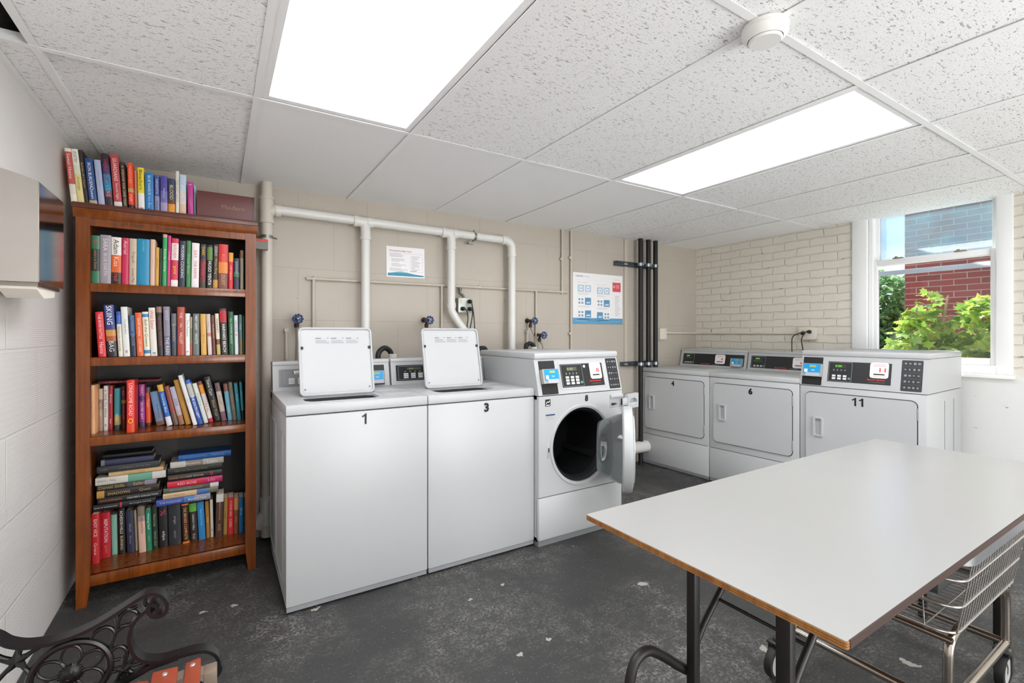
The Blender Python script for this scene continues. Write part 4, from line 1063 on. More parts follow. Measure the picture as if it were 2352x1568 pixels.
def T_(txt, col, fc=.5, fl=.7, fh=.5): return (txt, col, fc, fl, fh)
TOPR = [
 (-.560,.022,-5.6,.247,2.775,[(.18,'e8e0cf'),(.36,'d8d2c2'),(.94,'c0574f'),(1,'eae3d4')],[T_('Sweet Home','f0d9cf',.68,.45)],'white book with a pink label, leaning against the left wall on the bookcase top'),
 (-.537,.023,-5.6,.248,2.775,[(.55,'dccf8f'),(.72,'d8dcc4'),(1,'e6e3d6')],[T_('Cottage','8a5a3c',.38,.42),T_('POETRY','5d6a58',.85,.2)],'cream and yellow book, second from the left wall on the bookcase top'),
 (-.513,.014,-5.4,.248,2.775,[(1,'33261d')],[T_('Secrets of a Court','c9a86a',.55,.8)],'slim dark brown book with gold script on the bookcase top'),
 (-.497,.028,-5.0,.215,2.775,[(.12,'b9a58c'),(1,'1f4a86')],[T_('IRON BURDEN','e8e8e8',.66,.5),T_('Queen','dfe4ea',.28,.26)],'navy blue book with big white lettering on the bookcase top'),
 (-.465,.023,-4.8,.214,2.775,[(1,'a9b3cf')],[T_('a quiet summer','8f9bb8',.6,.6,.35)],'plain pale lilac book on the bookcase top'),
 (-.439,.026,-4.4,.248,2.775,[(.2,'3a2c30'),(.32,'8c3247'),(.62,'2d7ba6'),(.8,'3d3566'),(1,'33202e')],[T_('HEARTLESS','b8324f',.66,.45),T_('RIVERS','4ac0d8',.36,.3)],'dark book fading from purple to blue and red on the bookcase top'),
 (-.409,.029,-3.8,.251,2.775,[(.13,'e3dcd8'),(1,'b8474b')],[T_('GUARDIANS','eddad4',.72,.42),T_('Second Sight','ecd2cc',.32,.3,.4)],'tall red book with a white library label on the bookcase top'),
 (-.377,.017,-3.3,.221,2.775,[(1,'3d3026')],[T_('A WIDOW FOR ONE YEAR','c8b48a',.5,.85)],'dark brown book with gold capitals on the bookcase top'),
 (-.357,.020,-1.6,.224,2.775,[(.12,'2a1c1c'),(.38,'e0402a'),(.46,'b59a5c'),(1,'e8502c')],[T_('MARCHES','f7a080',.74,.35),T_('run','f9b59a',.26,.14)],'bright orange-red book on the bookcase top'),
 (-.335,.011,-1.2,.198,2.80,[(1,'cfae96')],None,'thin peach book between the orange and the yellow ones on the bookcase top'),
 (-.320,.024,-1.2,.208,2.775,[(.42,'e8e6e0'),(1,'e8cf2a')],[T_('Bleachers','2d2a18',.72,.45),T_('B','222222',.06,.05)],'yellow and white book on the bookcase top'),
 (-.294,.033,-.6,.189,2.775,[(1,'1f78ba')],[T_('BLUE HARBOR','d3e4ee',.68,.5),T_('Ann Blue','9fd0ea',.26,.3,.4)],'wide bright blue book on the bookcase top'),
 (-.258,.019,-.3,.183,2.775,[(.45,'8e90b4'),(1,'4a5796')],[T_('NIGHTS','c9c6dc',.7,.4),T_('TIDES','3b3d5e',.2,.3)],'blue and grey patterned book right of the wide bright blue one on the bookcase top'),
 (-.235,.028,-.4,.184,2.775,[(.3,'9d93b8'),(.6,'6c68a8'),(1,'4c4798')],[T_('Memory','cfcbe4',.55,.45,.3)],'purple book fading to lilac on the bookcase top'),
 (-.205,.028,-.3,.176,2.775,[(.3,'d98a2c'),(.42,'5a4030'),(1,'353c58')],[T_('BLOOD','d8c48a',.62,.4),T_('GULF','f2c463',.14,.2)],'navy, gold and orange book on the bookcase top'),
 (-.175,.014,0,.217,2.775,[(1,'dcd8cc')],[T_('THE LAST LIGHT','8c8676',.55,.7)],'narrow off-white book on the bookcase top'),
 (-.159,.027,0,.203,2.775,[(.28,'d9b79c'),(.6,'cfc5c6'),(1,'b9cbdb')],[T_('shore','e8e4e0',.6,.3)],'pale blue and peach book on the bookcase top'),
 (-.125,.024,-.9,.173,2.775,[(1,'b33a86')],[T_('J','eac6dc',.93,.06),T_('orchid','cf74b0',.45,.4,.3)],'magenta book at the right of the standing row on the bookcase top'),
 (-.099,.007,-.7,.166,2.80,[(1,'a9c6dc')],None,'very thin pale blue book beside the magenta one on the bookcase top'),
]
UP = [
 (-.487,.029,.2,.217,2.75,[(.26,'3f7a5c'),(.72,'2c3a33'),(1,'3f7a5c')],[T_('Letters to Rome','b98a5c',.5,.4,.35),T_('o','c94a3a',.87,.06)],'green book with a dark label, at the left end of the upper shelf'),
 (-.457,.039,.2,.223,2.75,[(1,'9a9298')],[T_('SARA','dcd8da',.8,.25),T_('BLUE EARTH','d2cdd0',.4,.45,.6)],'wide grey book on the upper shelf'),
 (-.417,.036,.2,.217,2.75,[(.25,'3a2628'),(.62,'d8622c'),(1,'e6e2da')],[T_('Adam','2c2826',.8,.3,.7),T_('Kiss','f0d6b6',.48,.2),T_('red','c8503c',.15,.14)],'white, orange and black book with brush lettering on the upper shelf'),
 (-.379,.025,.5,.217,2.75,[(1,'c42a52')],[T_('Aerial','f0c0cc',.8,.3)],'crimson-pink book left of the beige one on the upper shelf'),
 (-.352,.027,.4,.217,2.75,[(1,'c2b09c')],[T_('Tripoli','5c5046',.6,.25),T_('Louisa May','5c5046',.2,.3,.5)],'beige book left of the wide teal one on the upper shelf'),
 (-.323,.047,.4,.219,2.75,[(1,'1f86b0')],[T_('WIDE OPEN','5fd8b8',.85,.22,.6)],'widest teal blue book on the upper shelf'),
 (-.274,.019,.5,.221,2.75,[(1,'d6b09a')],[T_('garden','c49c88',.5,.4,.3)],'plain peach book right of the wide teal one on the upper shelf'),
 (-.254,.014,.6,.185,2.75,[(1,'c99a4c')],[T_('old songs','8a6428',.6,.5)],'short gold-tan book on the upper shelf'),
 (-.238,.009,.6,.181,2.755,[(1,'3a3836')],None,'very thin dark book beside the short gold one on the upper shelf'),
 (-.227,.018,.7,.251,2.75,[(.94,'2f9a58'),(1,'cfa498')],[T_('Everyday Cooking','dff0dc',.5,.7)],'tallest green and white book on the upper shelf'),
 (-.208,.013,1.0,.246,2.75,[(1,'c23a78')],[T_('So Simple','f2c4d8',.6,.6)],'slim magenta book right of the tallest green one on the upper shelf'),
 (-.193,.028,1.1,.235,2.75,[(.14,'e6dcd6'),(.55,'c8324e'),(.9,'e3d6d2'),(1,'c8324e')],[T_('KITCHEN','c8324e',.73,.28),T_('gold','e8b83a',.35,.2)],'red and white striped book on the upper shelf'),
 (-.161,.026,1.0,.226,2.75,[(1,'2a2e3e')],[T_('MODERN COOKING','d8dade',.55,.7)],'dark navy book with white capitals on the upper shelf'),
 (-.132,.019,.7,.229,2.75,[(1,'3f7a48')],[T_('Green River','8ab88a',.5,.6)],'mid green book left of the white one on the upper shelf'),
 (-.110,.031,.9,.221,2.75,[(1,'e4dedd')],[T_('DAY','b04a50',.75,.16),T_('THE KEEPER','b04a50',.4,.4,.4)],'white book with red lettering on the upper shelf'),
 (-.075,.025,1.0,.218,2.75,[(.12,'3a3a28'),(.65,'6e2630'),(.72,'2c2c30'),(1,'2c2c30')],[T_('DARK','d8a83a',.84,.2),T_('TOWN','c84a4a',.45,.3)],'black book with yellow and red lettering on the upper shelf'),
 (-.046,.024,.8,.217,2.75,[(.65,'1f211f'),(.95,'5a7a3a'),(1,'22231f')],[T_('HUGO YENTA','e8e8e4',.35,.55,.55)],'black book with a green band and white capitals on the upper shelf'),
 (-.020,.022,1.0,.222,2.75,[(.2,'b8863a'),(1,'3a3630')],[T_('ZERO','c0c0c4',.85,.22),T_('Midas Ring','b8924a',.5,.4)],'dark book with a gold foot on the upper shelf'),
 (.004,.041,.8,.226,2.75,[(.35,'7a4a3a'),(.6,'d8823a'),(1,'c82e2e')],[T_('BLOOD','e87a5a',.65,.25),T_('DUST','c89a7a',.2,.22)],'wide red book fading to orange on the upper shelf'),
 (.048,.021,.6,.187,2.75,[(.75,'c82a34'),(1,'d8923a')],[T_('red square','f0b0a8',.45,.4)],'short red book with a yellow top on the upper shelf'),
 (.072,.026,.4,.160,2.75,[(.4,'2a2e3a'),(.55,'3a6a4a'),(1,'2a2e3a')],[T_('sonnet','9a9cb0',.7,.4)],'shortest dark navy book on the upper shelf'),
 (.101,.017,0,.205,2.76,[(.8,'8a7f6e'),(1,'6a5038')],None,'brown and grey book at the right end of the upper shelf'),
]
SECOND = [
 (-.462,.028,-3.4,.205,2.75,[(1,'d02c34')],[T_('THE RIVER RATTLE','f4d6d2',.68,.55,.35),T_('Hanna','f4c8c4',.2,.25)],'bright red book at the left end of the second shelf'),
 (-.430,.035,-3.4,.238,2.75,[(.12,'1a1a1c'),(.3,'262428'),(.4,'a8562c'),(.52,'c88a4a'),(1,'2e3c78')],[T_('SKIING','eceaf0',.8,.36,.7),T_('BAG','d8d8da',.2,.2)],'thick navy book with a flame picture and white capitals on the second shelf'),
 (-.391,.017,-2.8,.209,2.75,[(.72,'d8d2c2'),(.92,'3c62b4'),(1,'2e4a94')],[T_('Where the road ends','7a7466',.4,.55)],'cream book with a blue head on the second shelf'),
 (-.372,.024,-2.8,.231,2.75,[(1,'dcdcd8')],[T_('Trouble Boy','6a6c70',.6,.4,.35),T_('w','30343c',.1,.06)],'tall pale white book left of the navy one on the second shelf'),
 (-.345,.021,-2.6,.193,2.75,[(.5,'2a2c3e'),(1,'34507a')],[T_('BILLY MORGAN','8aa0c0',.8,.36,.35),T_('BROOK','7a86a8',.4,.3)],'navy book left of the orange one on the second shelf'),
 (-.322,.025,-2.5,.205,2.75,[(1,'d8602e')],[T_('DAVID ADMIRAL','f6d8c4',.66,.42,.45),T_('LOST LAKES','f6d8c4',.25,.3,.45)],'orange book on the second shelf'),
 (-.295,.023,-2.5,.210,2.75,[(.06,'e0d8c0'),(.14,'2f80b8'),(.88,'e0d8c0'),(.95,'2f80b8'),(1,'e0d8c0')],[T_('Bell the Queens','3a3630',.52,.6,.5)],'cream book with two blue squares on the second shelf'),
 (-.270,.025,-2.5,.230,2.75,[(1,'dcd6cc')],[T_('Wild Sister','d0483c',.75,.4,.6),T_('F','2c2c2c',.05,.06)],'white book with red script on the second shelf'),
 (-.242,.021,-2.1,.236,2.75,[(.88,'2c2624'),(1,'8a6a5c')],[T_('MISSING PERSONS','8a4a44',.5,.6)],'black book with dull red lettering on the second shelf'),
 (-.218,.025,-1.2,.237,2.75,[(.4,'6a6478'),(1,'85808e')],[T_('WOLF','b8b4c0',.82,.2,.6),T_('THE RAIN','d0ccd6',.2,.35,.6)],'tall grey-lilac book on the second shelf'),
 (-.190,.021,-.4,.205,2.75,[(.3,'3a4048'),(.7,'2c4a6e'),(1,'5c6068')],[T_('BLACKSMITH','c0a04a',.55,.4)],'slate blue book left of the brick-red one on the second shelf'),
 (-.166,.030,-.2,.237,2.75,[(1,'a8483a')],[T_('THE','e8c8b4',.83,.12),T_('VAL','e8c8b4',.62,.1,.5),T_('VALLEY','e8c8b4',.36,.24,.5)],'tall brick-red book in the middle of the second shelf'),
 (-.134,.019,-.3,.206,2.75,[(1,'dfe0dc')],[T_('The Patient','8a9094',.65,.4),T_('k','2c3034',.08,.06)],'white book right of the brick-red one on the second shelf'),
 (-.114,.009,-.2,.190,2.76,[(.3,'b8503a'),(.7,'7a7a58'),(1,'a89878')],None,'very thin mottled book left of the grey one on the second shelf'),
 (-.103,.027,0,.206,2.75,[(1,'666c6a')],[T_('FIRST LIGHT','e0e4e2',.78,.34,.45),T_('WHITE','c8ccca',.4,.25,.6)],'mid grey book with white capitals on the second shelf'),
 (-.069,.024,-1.1,.205,2.75,[(1,'d0a050')],[T_('Jewel','b07c30',.4,.4)],'plain golden book on the second shelf'),
 (-.043,.021,-2.4,.205,2.75,[(.45,'cdbfba'),(.54,'c07a76'),(1,'c4b4b0')],[T_('lace','a89a96',.75,.2)],'pale pinkish book right of the golden one on the second shelf'),
 (-.020,.015,-2.4,.199,2.75,[(1,'6a3a2c')],[T_('The Shipwreck','c8a890',.6,.6)],'slim brown book right of the pale pinkish one on the second shelf'),
 (-.002,.017,-2.5,.208,2.75,[(.25,'b8a868'),(.38,'7a4a3a'),(1,'d8d0bc')],[T_('HARRIET','6a5c4a',.7,.4)],'gold-footed cream book left of the black and red one on the second shelf'),
 (.018,.030,-2.3,.235,2.75,[(.7,'2a2626'),(.95,'b8242c'),(1,'3a2a2a')],[T_('FLESH','3a1416',.83,.2,.6),T_('HARVARD BEACH','e4e0dc',.36,.6,.6)],'black and red book with white capitals on the second shelf'),
 (.052,.023,-1.2,.219,2.75,[(1,'1f5232')],[T_('ALL SUMMER BREEZE','9cc8a4',.55,.6,.35)],'dark green book near the right end of the second shelf'),
 (.077,.017,-1.1,.201,2.75,[(1,'c4ccd0')],[T_('ARCHER','7a8288',.72,.3),T_('e','c05040',.5,.06)],'pale grey book right of the dark green one on the second shelf'),
 (.097,.016,-.8,.205,2.75,[(.4,'5a5230'),(1,'3c5a58')],[T_('Teal','8aa8a4',.7,.3)],'teal and olive book at the right end of the second shelf'),
 (.115,.006,-.3,.198,2.755,[(1,'2a4a38')],None,'very thin green book against the right post on the second shelf'),
]
THIRD = [
 (-0.501,0.018,-.3,.226,2.805,[(1,'e0a878')],[T_('Sweet Tooth','c48a5c',.5,.6,.4)],'peach book with a yellow cover at the left end of the third shelf'),
 (-0.484,0.016,-.4,.201,2.882,[(.5,'a08c78'),(.75,'8a7a68'),(1,'c2b49c')],[T_('the reader','d8ccb8',.5,.6)],'tan book second from the left on the third shelf'),
 (-0.466,0.016,0,.214,2.884,[(1,'dcdad8')],[T_('A TIME TO SPEAK','2a2a2e',.6,.7,.5),T_('o','2a2a2e',.12,.06,.5)],'white book with a black lettered strip on the third shelf'),
 (-0.45,0.018,.3,.213,2.893,[(1,'a8282e')],[T_('Bronze','e4b8b0',.7,.35,.4),T_('Ash','e4b8b0',.2,.2,.4)],'red book left of the teal one on the third shelf'),
 (-0.424,0.022,0,.200,2.872,[(.12,'2a4a50'),(.35,'b8a860'),(1,'3a9aa4')],[T_('tide','d8e8e0',.3,.3)],'teal and sand-coloured book on the third shelf'),
 (-0.403,0.02,-.3,.206,2.892,[(.6,'6a1f24'),(.68,'b8924a'),(1,'6e2024')],[T_('RUNAWAY JURY','c88a80',.4,.36,.4),T_('Ash','d0a098',.85,.14,.4)],'dark maroon book with a gold square on the third shelf'),
 (-0.364,0.03,0,.245,2.771,[(.16,'d8401e'),(1,'d82a22')],[T_('LONESOME ROAD','f4d8c4',.63,.62,.6),T_('O','f4c83a',.22,.1,.6)],'tall bright red book standing forward on the third shelf'),
 (-0.343,0.032,-.6,.212,2.9,[(.12,'4a3a54'),(.62,'8a2a7c'),(.73,'4a2a6a'),(1,'a8408e')],[T_('SILVER BAY','e4c4dc',.38,.4,.4),T_('MAY','e0b8d8',.86,.16,.4)],'magenta-purple book on the third shelf'),
 (-0.308,0.021,-.9,.194,2.918,[(.08,'5a2a24'),(.86,'d8502c'),(1,'5a4a44')],[T_('Tom','f0b89c',.6,.2)],'orange book standing upright on the third shelf'),
 (-0.261,0.036,-9.4,.173,2.899,[(.12,'7a5a48'),(.4,'7a88a4'),(1,'6e94bc')],[T_('The White Road','2a3448',.42,.4,.6)],'wide sky-blue book leaning left on the third shelf'),
 (-0.216,0.023,-11.4,.211,2.863,[(.22,'d8d8dc'),(.84,'1f62b0'),(1,'d8a83a')],[T_('Riverside Blue','c4dcf0',.55,.45,.4)],'blue, white and gold leaning book on the third shelf'),
 (-0.188,0.021,-11.8,.201,2.863,[(.3,'6a5448'),(1,'8a4038')],None,'reddish-brown leaning book on the third shelf'),
 (-0.164,0.023,-12.2,.198,2.86,[(.25,'9a6a50'),(.4,'b8a4a0'),(1,'b0b0c4')],[T_('sea','8a7a84',.6,.2)],'lilac and tan leaning book on the third shelf'),
 (-0.136,0.023,-13.0,.235,2.85,[(1,'c08c34')],[T_('Gold Diary','98681e',.6,.5,.3)],'tall mustard leaning book on the third shelf'),
 (-0.104,0.018,-14.2,.262,2.813,[(1,'dcdcdc')],[T_('recipes','4a7a60',.5,.7,.3)],'tallest thin white leaning book with green stripes on the third shelf'),
 (-0.082,0.021,-14.2,.235,2.817,[(.62,'2a52a4'),(.92,'b4b4b0'),(1,'2e5cb0')],[T_('THE SOUTH DEPT','e8ecf4',.4,.5,.5)],'blue and grey leaning book on the third shelf'),
 (-0.058,0.019,-14.2,.214,2.845,[(1,'d8dcd0')],[T_('Wild Minty','8aa498',.6,.5)],'pale mint-white leaning book on the third shelf'),
 (-0.036,0.019,-13.8,.221,2.862,[(.1,'c02a4a'),(.45,'dcd4d0'),(.7,'c8c0bc'),(.92,'d88a2a'),(1,'7a3a34')],[T_('REAL','b03a3a',.35,.3)],'white, orange and red leaning book on the third shelf'),
 (-0.012,0.031,-12.0,.239,2.879,[(1,'1f1c1a')],[T_('Steve Carr','dcdcd8',.76,.36,.5),T_('Silver Trail','a8924a',.3,.36,.4)],'thick black leaning book on the third shelf'),
 (0.021,0.023,-9.6,.205,2.872,[(.25,'7a5a68'),(.78,'c0b0a0'),(1,'6a5658')],[T_('hush','8a7a6c',.55,.25)],'beige leaning book with mauve ends on the third shelf'),
 (0.049,0.021,-6.8,.197,2.875,[(.8,'6aa4bc'),(1,'7a4a3c')],[T_('Cape','c8dce4',.3,.25)],'light blue leaning book on the third shelf'),
 (0.071,0.02,-6.4,.204,2.868,[(1,'6a6452')],[T_('Olive Hill','9a9480',.5,.5)],'olive grey leaning book on the third shelf'),
 (0.093,0.018,-5.2,.199,2.861,[(1,'2a8a9c')],[T_('Escape','8ad0d8',.6,.5)],'left one of the two teal books at the right end of the third shelf'),
 (0.113,0.013,-3.4,.204,2.856,[(.25,'1f1a1c'),(1,'2f8a98')],[T_('island','9ad0d4',.7,.4)],'right one of the two teal books at the right end of the third shelf'),
]
BOTTOM = [
 (-0.503,0.027,-.5,.233,2.857,[(1,'c02a2e')],[T_('EASY VICE','f0d0cc',.72,.35,.6),T_('Grace','ecc0bc',.3,.3,.4)],'red book at the left end of the bottom shelf'),
 (-0.48,0.037,-.5,.219,2.906,[(1,'b01f30')],[T_('REPUTATION','f0d4d4',.6,.5,.45),T_('gold','c0803a',.2,.3,.4)],'crimson book second from the left on the bottom shelf'),
 (-0.443,0.025,-.9,.196,2.928,[(1,'7fb09c')],None,'plain mint green book on the bottom shelf'),
 (-0.414,0.027,-.9,.225,2.915,[(1,'1e1c1a')],[T_('ACHESON HILLS','dcdcd4',.7,.5,.45),T_('BURNING','c8b88a',.25,.3,.4)],'black book with white capitals left of the navy one on the bottom shelf'),
 (-0.38,0.031,-2.0,.207,2.913,[(1,'2e3044')],[T_('Wolf','8a90b0',.6,.2,.3),T_('River','7a80a0',.3,.25,.3)],'wide navy book on the bottom shelf'),
 (-0.349,0.011,-2.0,.204,2.925,[(1,'c8bca4')],[T_('the boys','6a6050',.6,.6)],'thin cream book right of the wide navy one on the bottom shelf'),
 (-0.33,0.028,-2.0,.226,2.885,[(.68,'d0a894'),(.8,'a08c88'),(1,'7a6a5c')],[T_('BENJAMIN','6a4a40',.6,.35,.4)],'peach book with a picture at its top on the bottom shelf'),
 (-0.301,0.022,-1.7,.204,2.889,[(1,'1f7a5c')],[T_('Melting Gulf','d8e8dc',.72,.42,.45),T_('Jade','9aa45c',.3,.25,.4)],'emerald green book on the bottom shelf'),
 (-0.278,0.024,-1.6,.208,2.901,[(1,'1c2a22')],[T_('Vera Lee','b0a070',.7,.3,.4),T_('MAGIC ISLE','8a9464',.25,.35,.4)],'very dark green book on the bottom shelf'),
 (-0.25,0.036,-1.1,.209,2.901,[(1,'1e1a1c')],[T_('%','b83a5c',.84,.14,.6),T_('eclipse','d8d8d8',.28,.22,.6)],'black book with a small red flower on the bottom shelf'),
 (-0.21,0.052,-1.3,.208,2.899,[(1,'26282c')],[T_('origin','a0a0a4',.62,.2,.25),T_('HENRY','8a8a90',.26,.2,.3)],'widest black book on the bottom shelf'),
 (-0.152,0.03,-2.0,.205,2.894,[(.05,'d8702a'),(.96,'2a1a14'),(1,'d8702a')],[T_('DIE BROKE COMPLETE','e8a060',.5,.8,.4)],'black book framed in orange on the bottom shelf'),
 (-0.119,0.033,-2.4,.197,2.907,[(.78,'2a2420'),(1,'5aa03a')],[T_('UNHOLY WELL','d8d4cc',.5,.42,.4),T_('Rob','b0a8a0',.12,.14,.4)],'black book with a green top on the bottom shelf'),
 (-0.082,0.03,-2.8,.199,2.903,[(1,'2a7ab4')],[T_('Sea Journal','7ac0e4',.6,.5,.4)],'bright blue book in the middle of the bottom shelf'),
 (-0.049,0.017,-2.2,.194,2.912,[(1,'a8702c')],[T_('map','e0b060',.5,.4)],'narrow golden-brown book on the bottom shelf'),
 (-0.03,0.014,-1.4,.201,2.911,[(1,'c0bcb0')],[T_('x','6a6a64',.2,.1)],'narrow grey-white book on the bottom shelf'),
 (-0.009,0.034,1.2,.232,2.879,[(.82,'4e3226'),(1,'d0ccc8')],[T_('ORDEAL IN HOLLAND','b89a68',.62,.42,.6),T_('AGE','a88a60',.25,.16,.4)],'tall dark brown book with a white sticker on the bottom shelf'),
 (0.027,0.019,1.1,.196,2.912,[(1,'b08a4a')],[T_('oak','80602c',.5,.3)],'tan gold book left of the red one on the bottom shelf'),
 (0.047,0.027,1.0,.198,2.903,[(1,'c82c32')],[T_('A GOOD SEED','f0c0b8',.7,.42,.4),T_('CORK','f0c0b8',.3,.24,.4)],'bright red book in the right half of the bottom shelf'),
 (0.076,0.022,.7,.194,2.895,[(.66,'8a4a2c'),(1,'c08a5a')],[T_('fox','c88a60',.4,.2)],'russet brown book right of the bright red one on the bottom shelf'),
 (0.101,0.022,0,.192,2.896,[(1,'1f6aa0')],[T_('Blue','a0c8e0',.6,.3)],'dark blue book near the right post on the bottom shelf'),
 (0.124,0.015,0,.19,2.885,[(1,'26262a')],[T_('Q','8a8a8a',.6,.2)],'thin black book against the right post on the bottom shelf'),
]
row(TOPR, 1.797, 'books standing on the bookcase top')
row(UP, 1.444, 'books on the upper shelf')
row(SECOND, 1.110, 'books on the second shelf')
row(THIRD, .753, 'books on the third shelf', depth=.115)
row(BOTTOM, .135, 'books standing on the bottom shelf', depth=.11)

def lying(X0, X1, z, th, y, d, bands, title, label, group, yaw=0.0):
    """a book lying flat, spine to the front"""
    t = make_book('book', label, group, (X1, y, z), (0, rad(-90), 0), th, d, X1-X0, bands, None)
    if yaw: t.rotation_euler = (Matrix.Rotation(rad(yaw), 4, 'Z') @ Matrix.Rotation(rad(-90), 4, 'Y')).to_euler()
    h = X1-X0
    for (txt, col, fc, fl, fh) in title or []:
        X = plane_x((th/2, -.0005, h*(1-fc)), (0, 0, -1), (1, 0, 0))
        b = MB(); b.text(txt, .02, X, 0, (h*fl, th*fh)); b.build('spine_title', bmat(col), t)
G1, G2 = 'left pile of books lying on the bottom shelf', 'right pile of books lying on the bottom shelf'
z = .3715
LEFT = [(-0.505,-0.266,0.0291,2.888,[(.55,'1e1c1e'),(.58,'c0302e'),(1,'1e1c1e')],[T_('EDGE OF REASON FOR','c8c8c8',.2,.36,.5),T_('the longest morning','b0b0b0',.75,.36,.5)],'black book with a red block, lowest of the left pile'),
 (-0.488,-0.242,0.0322,2.883,[(1,'1f1e20')],[T_('SEAN JOHNSON','c8743a',.2,.34,.6),T_("WINTER'S COLLECTION",'d0d0d0',.7,.5,.5)],'black book with orange and white lettering, second lowest of the left pile'),
 (-0.490,-0.253,0.0343,2.878,[(.88,'282420'),(1,'c0924a')],[T_('SHADOWS','c8a468',.35,.36,.7),T_('Quest','a89470',.78,.2,.5)],'black book with a tan end and gold capitals in the left pile'),
 (-0.490,-0.261,0.0291,2.883,[(.2,'8a8490'),(.5,'4a4a52'),(1,'3a3834')],[T_('Daniel Stills','b89a4a',.24,.42,.7),T_('Safari','c0a060',.7,.2,.6)],'grey-black book with gold script in the left pile'),
 (-0.494,-0.222,0.0354,2.873,[(.2,'d0c8c4'),(.55,'6aa48c'),(1,'d4d0c4')],[T_('ENOS J. PALL','5c5a54',.16,.26,.5)],'white book with a green and red picture in the left pile'),
 (-0.446,-0.232,0.0187,2.878,[(1,'cfae7c')],[T_('Curtain Calls','a07c44',.45,.4,.6)],'thin tan book in the left pile'),
 (-0.490,-0.250,0.0322,2.883,[(1,'3c3c3e')],[T_('TOM','7a7a7c',.1,.12,.6),T_('a chapter of the sea','8a8a8c',.6,.5,.3)],'charcoal book near the top of the left pile'),
 (-0.477,-0.273,0.0281,2.893,[(.93,'3f4260'),(1,'8a8c90')],None,'navy book with a grey end near the top of the left pile'),
 (-0.475,-0.280,0.0208,2.918,[(1,'1c1c1e')],None,'plain black book topmost of the left pile')]
for (a, b_, th, y, bands, ti, lab) in LEFT:
    lying(a, b_, z, th-.0006, y, min(.16, BYB-.02-y), bands, ti, lab, G1); z += th
z = .352
RIGHT = [(-0.261,-0.031,0.0312,2.873,[(.3,'8a8a9a'),(.5,'4a74b0'),(1,'3a4c98')],[T_('THE POISONED','b0b8dc',.26,.4,.7),T_('Bluebird Tales','d8d4c8',.75,.34,.6)],'blue and purple book, lowest of the right pile'),
 (-0.234,0.004,0.0270,2.878,[(.18,'6a6a54'),(.4,'4a68a4'),(1,'cdae84')],[T_('A KEY RESCUE','8a6a40',.2,.36,.6)],'tan and blue book, second lowest of the right pile'),
 (-0.232,0.006,0.0260,2.878,[(.16,'d0d0ca'),(.5,'4c5240'),(1,'4e5a50')],[T_('THE SUNSET OF THE CONDOR','a0a080',.4,.6,.5)],'dark green book with a white end in the right pile'),
 (-0.216,0.023,0.0322,2.873,[(.35,'b81f5c'),(1,'c01f3c')],[T_('RED ROSE','f0b0b8',.35,.34,.5),T_('Lily','e090b8',.8,.2,.5)],'crimson and pink book in the right pile'),
 (-0.214,0.021,0.0312,2.878,[(.16,'2a2626'),(.5,'2a2020'),(1,'2a2420')],[T_('DANGER CROSS','c8824a',.18,.32,.7),T_('EXIT WOUND','c8c4c0',.5,.3,.6),T_('9','c83a34',.8,.06,.7)],'black book with copper, white and red lettering in the right pile'),
 (-0.214,0.023,0.0343,2.883,[(1,'1f221f')],[T_('Lights Out: Dark Custom Primer','8a8450',.42,.6,.4)],'black book with faint gold lettering in the right pile'),
 (-0.204,0.029,0.0312,2.878,[(.4,'b0aca4'),(.72,'8a7c74'),(1,'c4c0b8')],[T_('PERSUASION','e0dcd6',.4,.3,.6),T_('Lewis','e0dcd6',.78,.2,.6)],'pale grey book near the top of the right pile'),
 (-0.170,0.063,0.0302,2.883,[(1,'1f5ea8')],[T_('THE GUIDE FOR ADOPTION','5c9ad0',.3,.44,.5),T_('Planning','5c9ad0',.75,.24,.5)],'blue book topmost of the right pile')]
for (a, b_, th, y, bands, ti, lab) in RIGHT:
    lying(a, b_, z, th-.0006, y, min(.16, BYB-.02-y), bands, ti, lab, G2); z += th
lying(-.486, -.249, .9745, .016, 2.897, .105, [(1, '5a1c22')], [T_('A HISTORY OF THE TURN', 'b87a78', .35, .5, .5)], 'dark red book lying across the standing ones on the third shelf', 'books on the third shelf')
lying(-.088, .168, 1.7975, .138, 2.775, .20, [(.05, '4a2522'), (1, '5e2f2b')], [T_('Modern', '8a6440', .62, .4, .16)], 'big brown leather volume lying at the right end of the bookcase top', 'books standing on the bookcase top')
# ------------------------------------------------------------------ folding table
LAM = M('#a3a3a1', .24, var=.02, scale=6)
PLY = wood_mat('plywood_edge', '#7a4a1e', '#b0793a', .5, (0, rad(90), 0))
PLYD = M('#4a2f1d', .6); LEGM = M('#15110f', .5)
TX0, TX1, TY0, TY1, TZ = .883, 2.722, .360, .993, .711
t = thing('folding_table', 'long white folding table with plywood edges and dark metal legs', 'table', (TX0, TY0, 0))
W, Dp = TX1-TX0, TY1-TY0
b = MB(); X = Matrix.Translation((0, 0, TZ))
slab(b, X, .0012, .0012, W-.0012, Dp-.0012, -.0016, 0, .005); top = b.build('tabletop', LAM, t, smooth=False)
for n, (z0, z1, m) in enumerate(((-.005, -.0016, PLY), (-.006, -.005, PLYD), (-.0095, -.006, PLY), (-.0105, -.0095, PLYD), (-.0145, -.0105, PLY))):
    b = MB(); slab(b, X, 0, 0, W, Dp, z0, z1, .006); b.build('plywood_layer', m, top, smooth=False)
b = MB(); b.box(.010, -.0012, TZ-.0148, W-.010, .002, TZ-.0004); b.build('dark_edge_strip', M('#38241d', .5), top, smooth=False)  # darker brown strip along the near long edge
